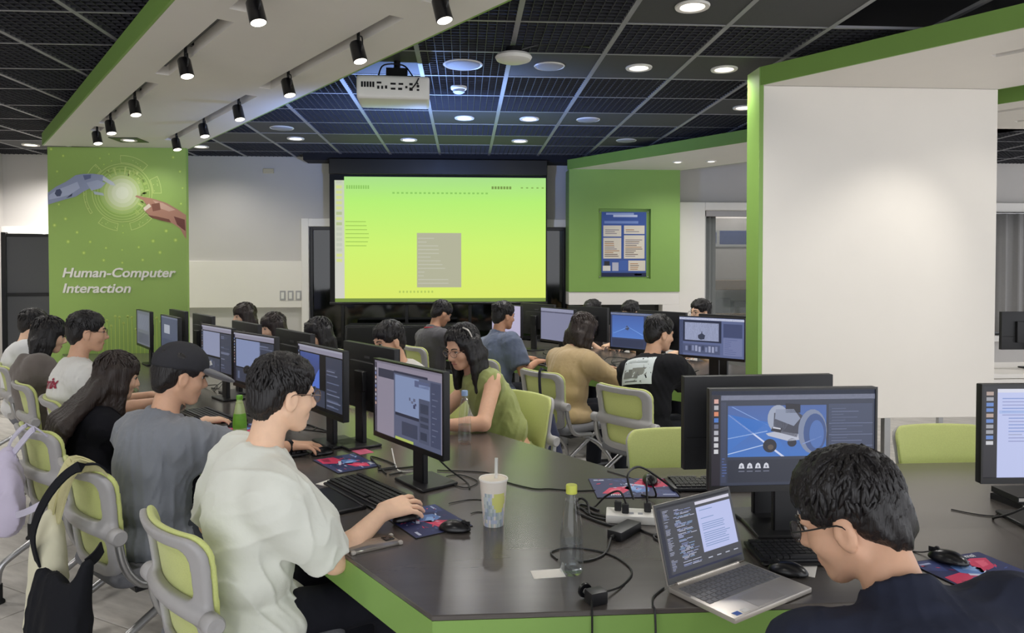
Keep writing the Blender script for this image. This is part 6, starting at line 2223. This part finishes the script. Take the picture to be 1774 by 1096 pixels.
cable([(0.545, 2.46, TZ + 0.06), (0.53, 2.50, TZ + 0.09), (0.50, 2.58, TZ + 0.05), (0.46, 2.60), (0.42, 2.58), (0.44, 2.50), (0.50, 2.46)], 'black cable arching from the first plug of the power strip', 0.0036)
cable([(0.62, 2.47, TZ + 0.06), (0.63, 2.52, TZ + 0.12), (0.66, 2.60, TZ + 0.10), (0.70, 2.66, TZ + 0.02), (0.66, 2.72, zt + 0.003)], 'black cable arching high from the power strip over the printed pad', 0.0036)
cable([(0.58, 2.50, TZ + 0.06), (0.57, 2.55, TZ + 0.13), (0.63, 2.62, TZ + 0.14), (0.72, 2.66, TZ + 0.08), (0.78, 2.62, TZ + 0.03), (0.74, 2.54)], 'thick black cable standing up in a loop over the power strip', 0.0040)
cable([(0.40, 2.62), (0.43, 2.55), (0.48, 2.50), (0.53, 2.44), (0.50, 2.40), (0.44, 2.46), (0.39, 2.56), (0.42, 2.63), (0.47, 2.56)], 'black cable bundle left of the power strip', 0.0045)
cable([(0.41, 2.68), (0.40, 2.62, TZ + 0.02), (0.41, 2.575, TZ + 0.045), (0.43, 2.565, TZ + 0.03), (0.43, 2.52)], 'short black lead with a square plug behind the yellow bottle cap', 0.0045)
cable([t1(1.10, 0.70, zt), t1(1.0, 0.80, zt), t1(0.92, 0.85, zt), (0.15, 2.95), (0.26, 2.84), (0.33, 2.83), (0.42, 2.80), (0.50, 2.80)], 'long black cable crossing the empty middle of the near table')
cable([t1(1.02, 0.66, zt), t1(0.90, 0.64, zt), t1(0.82, 0.66, zt), t1(0.86, 0.74, zt), t1(0.98, 0.74, zt), t1(1.0, 0.68, zt)], 'loose black cable coil behind the nearest left monitor', 0.0022)
cable([t1(0.98, 0.60, TZ + 0.12), t1(0.95, 0.66, TZ + 0.05), t1(0.88, 0.70, zt), t1(0.80, 0.66, zt)], 'black cable hanging from the nearest left monitor stand', 0.0036)
cable([t1(1.35, 0.62, TZ + 0.06), t1(1.28, 0.60, zt), t1(1.18, 0.57, zt), t1(1.10, 0.60, TZ + 0.02)], 'white cable behind the nearest left monitor', 0.003, 'cable_white')
cable([t1(0.70, 0.50, zt), (0.02, 2.72), (0.09, 2.70), (0.14, 2.66)], 'thin black mouse cable running behind the paper cup', 0.002)
cable([t1(0.56, 0.50, zt), (0.05, 2.58), (0.11, 2.55)], 'thin black mouse cable beside the paper cup', 0.002)
cable([(0.60, 3.07), (0.66, 2.98), (0.70, 2.92), (0.735, 2.93)], 'thin black cable across the inner corner of the table', 0.0022)
cable([(1.90, 2.30, TZ + 0.10), (1.82, 2.34, TZ + 0.04), (1.80, 2.40), (1.90, 2.44), (2.1, 2.40)], 'black cable under the monitor at the right picture edge', 0.0036)
cable([(1.72, 2.50), (1.80, 2.43), (1.95, 2.42), (2.2, 2.46)], 'thin black cable on the table at the right edge', 0.002)
cable([(1.30, 2.20), (1.36, 2.13), (1.40, 2.10, TZ + 0.02)], 'thin mouse cable by the printed pad of the man in navy', 0.002)
rnd = random.Random(8)
for k, tt in enumerate((1.30, 2.15, 2.95, 3.85, 5.0)):
    pts = [t1(tt + 0.22 * rnd.uniform(-1, 1), 0.60 + 0.10 * rnd.uniform(-1, 1), zt + rnd.choice((0, 0, 0.03))) for _ in range(7)]
    cable(pts, ('tangled black cables between the first two left monitors', 'tangled black cables behind the dark blue viewport monitor', 'tangled black cables behind the light blue viewport monitor', 'tangled black cables by the tall grey window monitor', 'tangled black cables near the green sign')[k], 0.0034)
for k, tt in enumerate((0.35, 1.05, 1.85, 2.7)):
    pts = [t2(tt + 0.2 * rnd.uniform(-1, 1), 0.42 + 0.12 * rnd.uniform(-1, 1), zt + rnd.choice((0, 0.02, 0.04))) for _ in range(7)]
    cable(pts, ('tangled cables on the rear table beside the partition', 'tangled cables under the bright blue rear monitor', 'tangled cables by the clear bottles', 'tangled cables at the far end of the rear table')[k], 0.0034)

# small black boxes stacked at the right edge
for k, (z0, w_, l) in enumerate(((TZ, 0.20, 'bottom black notebook of the stack at the right edge'), (TZ + 0.022, 0.19, 'top black notebook of the stack at the right edge'))):
    t = thing('notebook', l, 'notebook', (2.06, 2.56, z0), dg(6 - 8 * k))
    MB().bb(-w_ / 2, w_ / 2, -0.07, 0.07, 0.0, 0.004).bb(-w_ / 2, w_ / 2, -0.07, 0.07, 0.017, 0.021).bb(-w_ / 2, -w_ / 2 + 0.004, -0.07, 0.07, 0.004, 0.017).build('cover', 'black_plastic', t)
    MB().bb(-w_ / 2 + 0.004, w_ / 2 - 0.003, -0.067, 0.067, 0.004, 0.017).build('pages', 'paper', t)

# ================================================================== BAGS
def hang(pos, ang, x, y, z):
    c, s_ = math.cos(ang), math.sin(ang)
    return (pos[0] + c * x - s_ * y, pos[1] + s_ * x + c * y, z)

def bag(ch, label, body, rgb, straps, strap_rgb=None, seed=1, strap_w=0.013, name='tote_bag', fold=0.01):
    pos, ang = ch
    t = thing(name, label, 'bag', (pos[0], pos[1], 0), ang)
    F = Field()
    for p in body:
        if p[0] == 'ell':
            F.ell(p[1], p[2], None, 0.06)
        else:
            F.cap(p[1], p[2], p[3], p[4], 0.05)
    link('body', F.mesh('body', 0.009, cloth('bag_%d_%d_%d' % rgb, rgb), folds(seed, fold, 48, (1, 1, 0.35))), t)
    for s_ in straps:
        mb = MB()
        P = spline([Vector(p) for p in s_], 5)
        # flat ribbon strap
        vs_, fs = [], []
        for i, p in enumerate(P):
            d = (P[min(i + 1, len(P) - 1)] - P[max(i - 1, 0)]).normalized()
            sd = d.cross(Vector((0, 1, 0.2))).normalized()
            n_ = sd.cross(d).normalized()
            for a, b in ((-1, -1), (1, -1), (1, 1), (-1, 1)):
                vs_.append(tuple(p + sd * strap_w * a + n_ * 0.003 * b))
        for i in range(len(P) - 1):
            for k in range(4):
                fs.append((i * 4 + k, i * 4 + (k + 1) % 4, (i + 1) * 4 + (k + 1) % 4, (i + 1) * 4 + k))
        fs += [(0, 1, 2, 3), tuple((len(P) - 1) * 4 + k for k in (3, 2, 1, 0))]
        mb.add(vs_, fs)
        mb.build('strap', cloth('bag_%d_%d_%d' % (strap_rgb or rgb), strap_rgb or rgb), t)
    return t

def chpose(k):
    tt, ss, l, r = chairs_left[k]
    return t1(tt, ss, 0), ANG_L + dg(r)

bag(chpose(1), 'cream cloth tote bag hung over the chair back of the capped man',
    [('ell', (0.070, -0.375, 0.60), (0.07, 0.045, 0.14)), ('ell', (0.060, -0.385, 0.42), (0.10, 0.05, 0.20)), ('ell', (0.050, -0.385, 0.30), (0.095, 0.05, 0.12))], (216, 212, 184),
    [[(0.070, -0.375, 0.70), (0.060, -0.350, 0.80), (0.070, -0.30, 0.885), (0.130, -0.235, 0.86), (0.150, -0.20, 0.78)], [(0.100, -0.365, 0.70), (0.120, -0.345, 0.80), (0.130, -0.305, 0.885), (0.170, -0.24, 0.86), (0.180, -0.20, 0.78)]], (196, 190, 140), 2, 0.030)
bag(chpose(1), 'black shoulder bag hanging below the cream tote on the same chair',
    [('ell', (0.225, -0.405, 0.36), (0.155, 0.06, 0.20)), ('cap', (0.10, -0.40, 0.58), (0.14, -0.405, 0.36), 0.022, 0.065), ('cap', (0.36, -0.36, 0.60), (0.31, -0.40, 0.38), 0.022, 0.065), ('ell', (0.225, -0.405, 0.24), (0.175, 0.065, 0.13))], (24, 25, 30),
    [[(0.11, -0.425, 0.56), (0.125, -0.445, 0.68), (0.16, -0.415, 0.80), (0.185, -0.350, 0.885), (0.19, -0.27, 0.900), (0.19, -0.225, 0.86)], [(0.36, -0.36, 0.61), (0.335, -0.32, 0.62), (0.28, -0.28, 0.625)]], None, 3, 0.020, name='shoulder_bag')
bag(chpose(2), 'lilac drawstring bag hanging from the chair behind the long-haired woman',
    [('ell', (0.060, -0.385, 0.60), (0.115, 0.06, 0.17)), ('cap', (0.070, -0.37, 0.78), (0.060, -0.38, 0.66), 0.03, 0.07), ('ell', (0.060, -0.385, 0.50), (0.12, 0.065, 0.10))], (200, 192, 214),
    [[(0.050, -0.37, 0.77), (0.040, -0.345, 0.83), (0.045, -0.29, 0.882), (0.050, -0.24, 0.85)], [(0.090, -0.36, 0.77), (0.150, -0.335, 0.84), (0.190, -0.305, 0.888), (0.190, -0.26, 0.85)], [(0.170, -0.38, 0.52), (0.280, -0.36, 0.56), (0.400, -0.30, 0.63)]], (198, 194, 212), 4, 0.014, name='drawstring_bag', fold=0.016)
tt, ss, l, r = chairs_t[1]
nb = bag((t2(tt, ss, 0), ANG_L + dg(r)), 'navy bag with white lettering hanging beside the khaki jacket chair',
         [('ell', (0.19, -0.34, 0.42), (0.10, 0.05, 0.14)), ('ell', (0.20, -0.34, 0.30), (0.13, 0.055, 0.10)), ('cap', (0.18, -0.32, 0.58), (0.19, -0.34, 0.45), 0.03, 0.06)], (40, 46, 74), [[(0.17, -0.32, 0.58), (0.10, -0.32, 0.70), (0.07, -0.305, 0.86), (0.06, -0.27, 0.885), (0.055, -0.225, 0.86)]], (48, 48, 58), 5, 0.012)
v, f_ = text_geo('ESTUMAD', 0.034, 0.0, 0.001)
bm_ = [c for c in nb.children if c.name.startswith('body')][0]
wid = max(p[0] for p in v)
cur = []
for p in v:
    a = (p[0] / wid - 0.5) * 1.3
    cur.append((0.19 + math.sin(a) * (0.085 + p[1]) * 1.0 - 0.19, 0.35 + (math.cos(a) - 1) * 0.085 + p[1] * math.cos(a) - 0.35))
project_patch(bm_.data, 'lettering', bm_, 'print', [(cur, f_, (214, 216, 222), 0.0)], (0.19, -0.6, 0.35), (1, 0, 0), (0, 0, 1), (0, 1, 0), 0.006)

# ================================================================== BACKGROUND EQUIPMENT UNDER THE SCREEN
t = thing('av_cabinet', 'low black equipment cabinet below the projection screen', 'cabinet', (-0.75, 8.95, 0))
MB().bb(-0.65, 0.65, -0.2, 0.2, 0.04, 0.92).build('body', 'black_plastic', t, bevel=0.006)
for k in range(3):
    d_ = MB().bb(-0.63 + k * 0.425, -0.22 + k * 0.425, -0.215, -0.2, 0.08, 0.90).build('door', 'black_satin', t, bevel=0.004)
    MB().bb(-0.27 + k * 0.425, -0.255 + k * 0.425, -0.23, -0.215, 0.42, 0.56).build('handle', 'steel', d_, bevel=0.003)
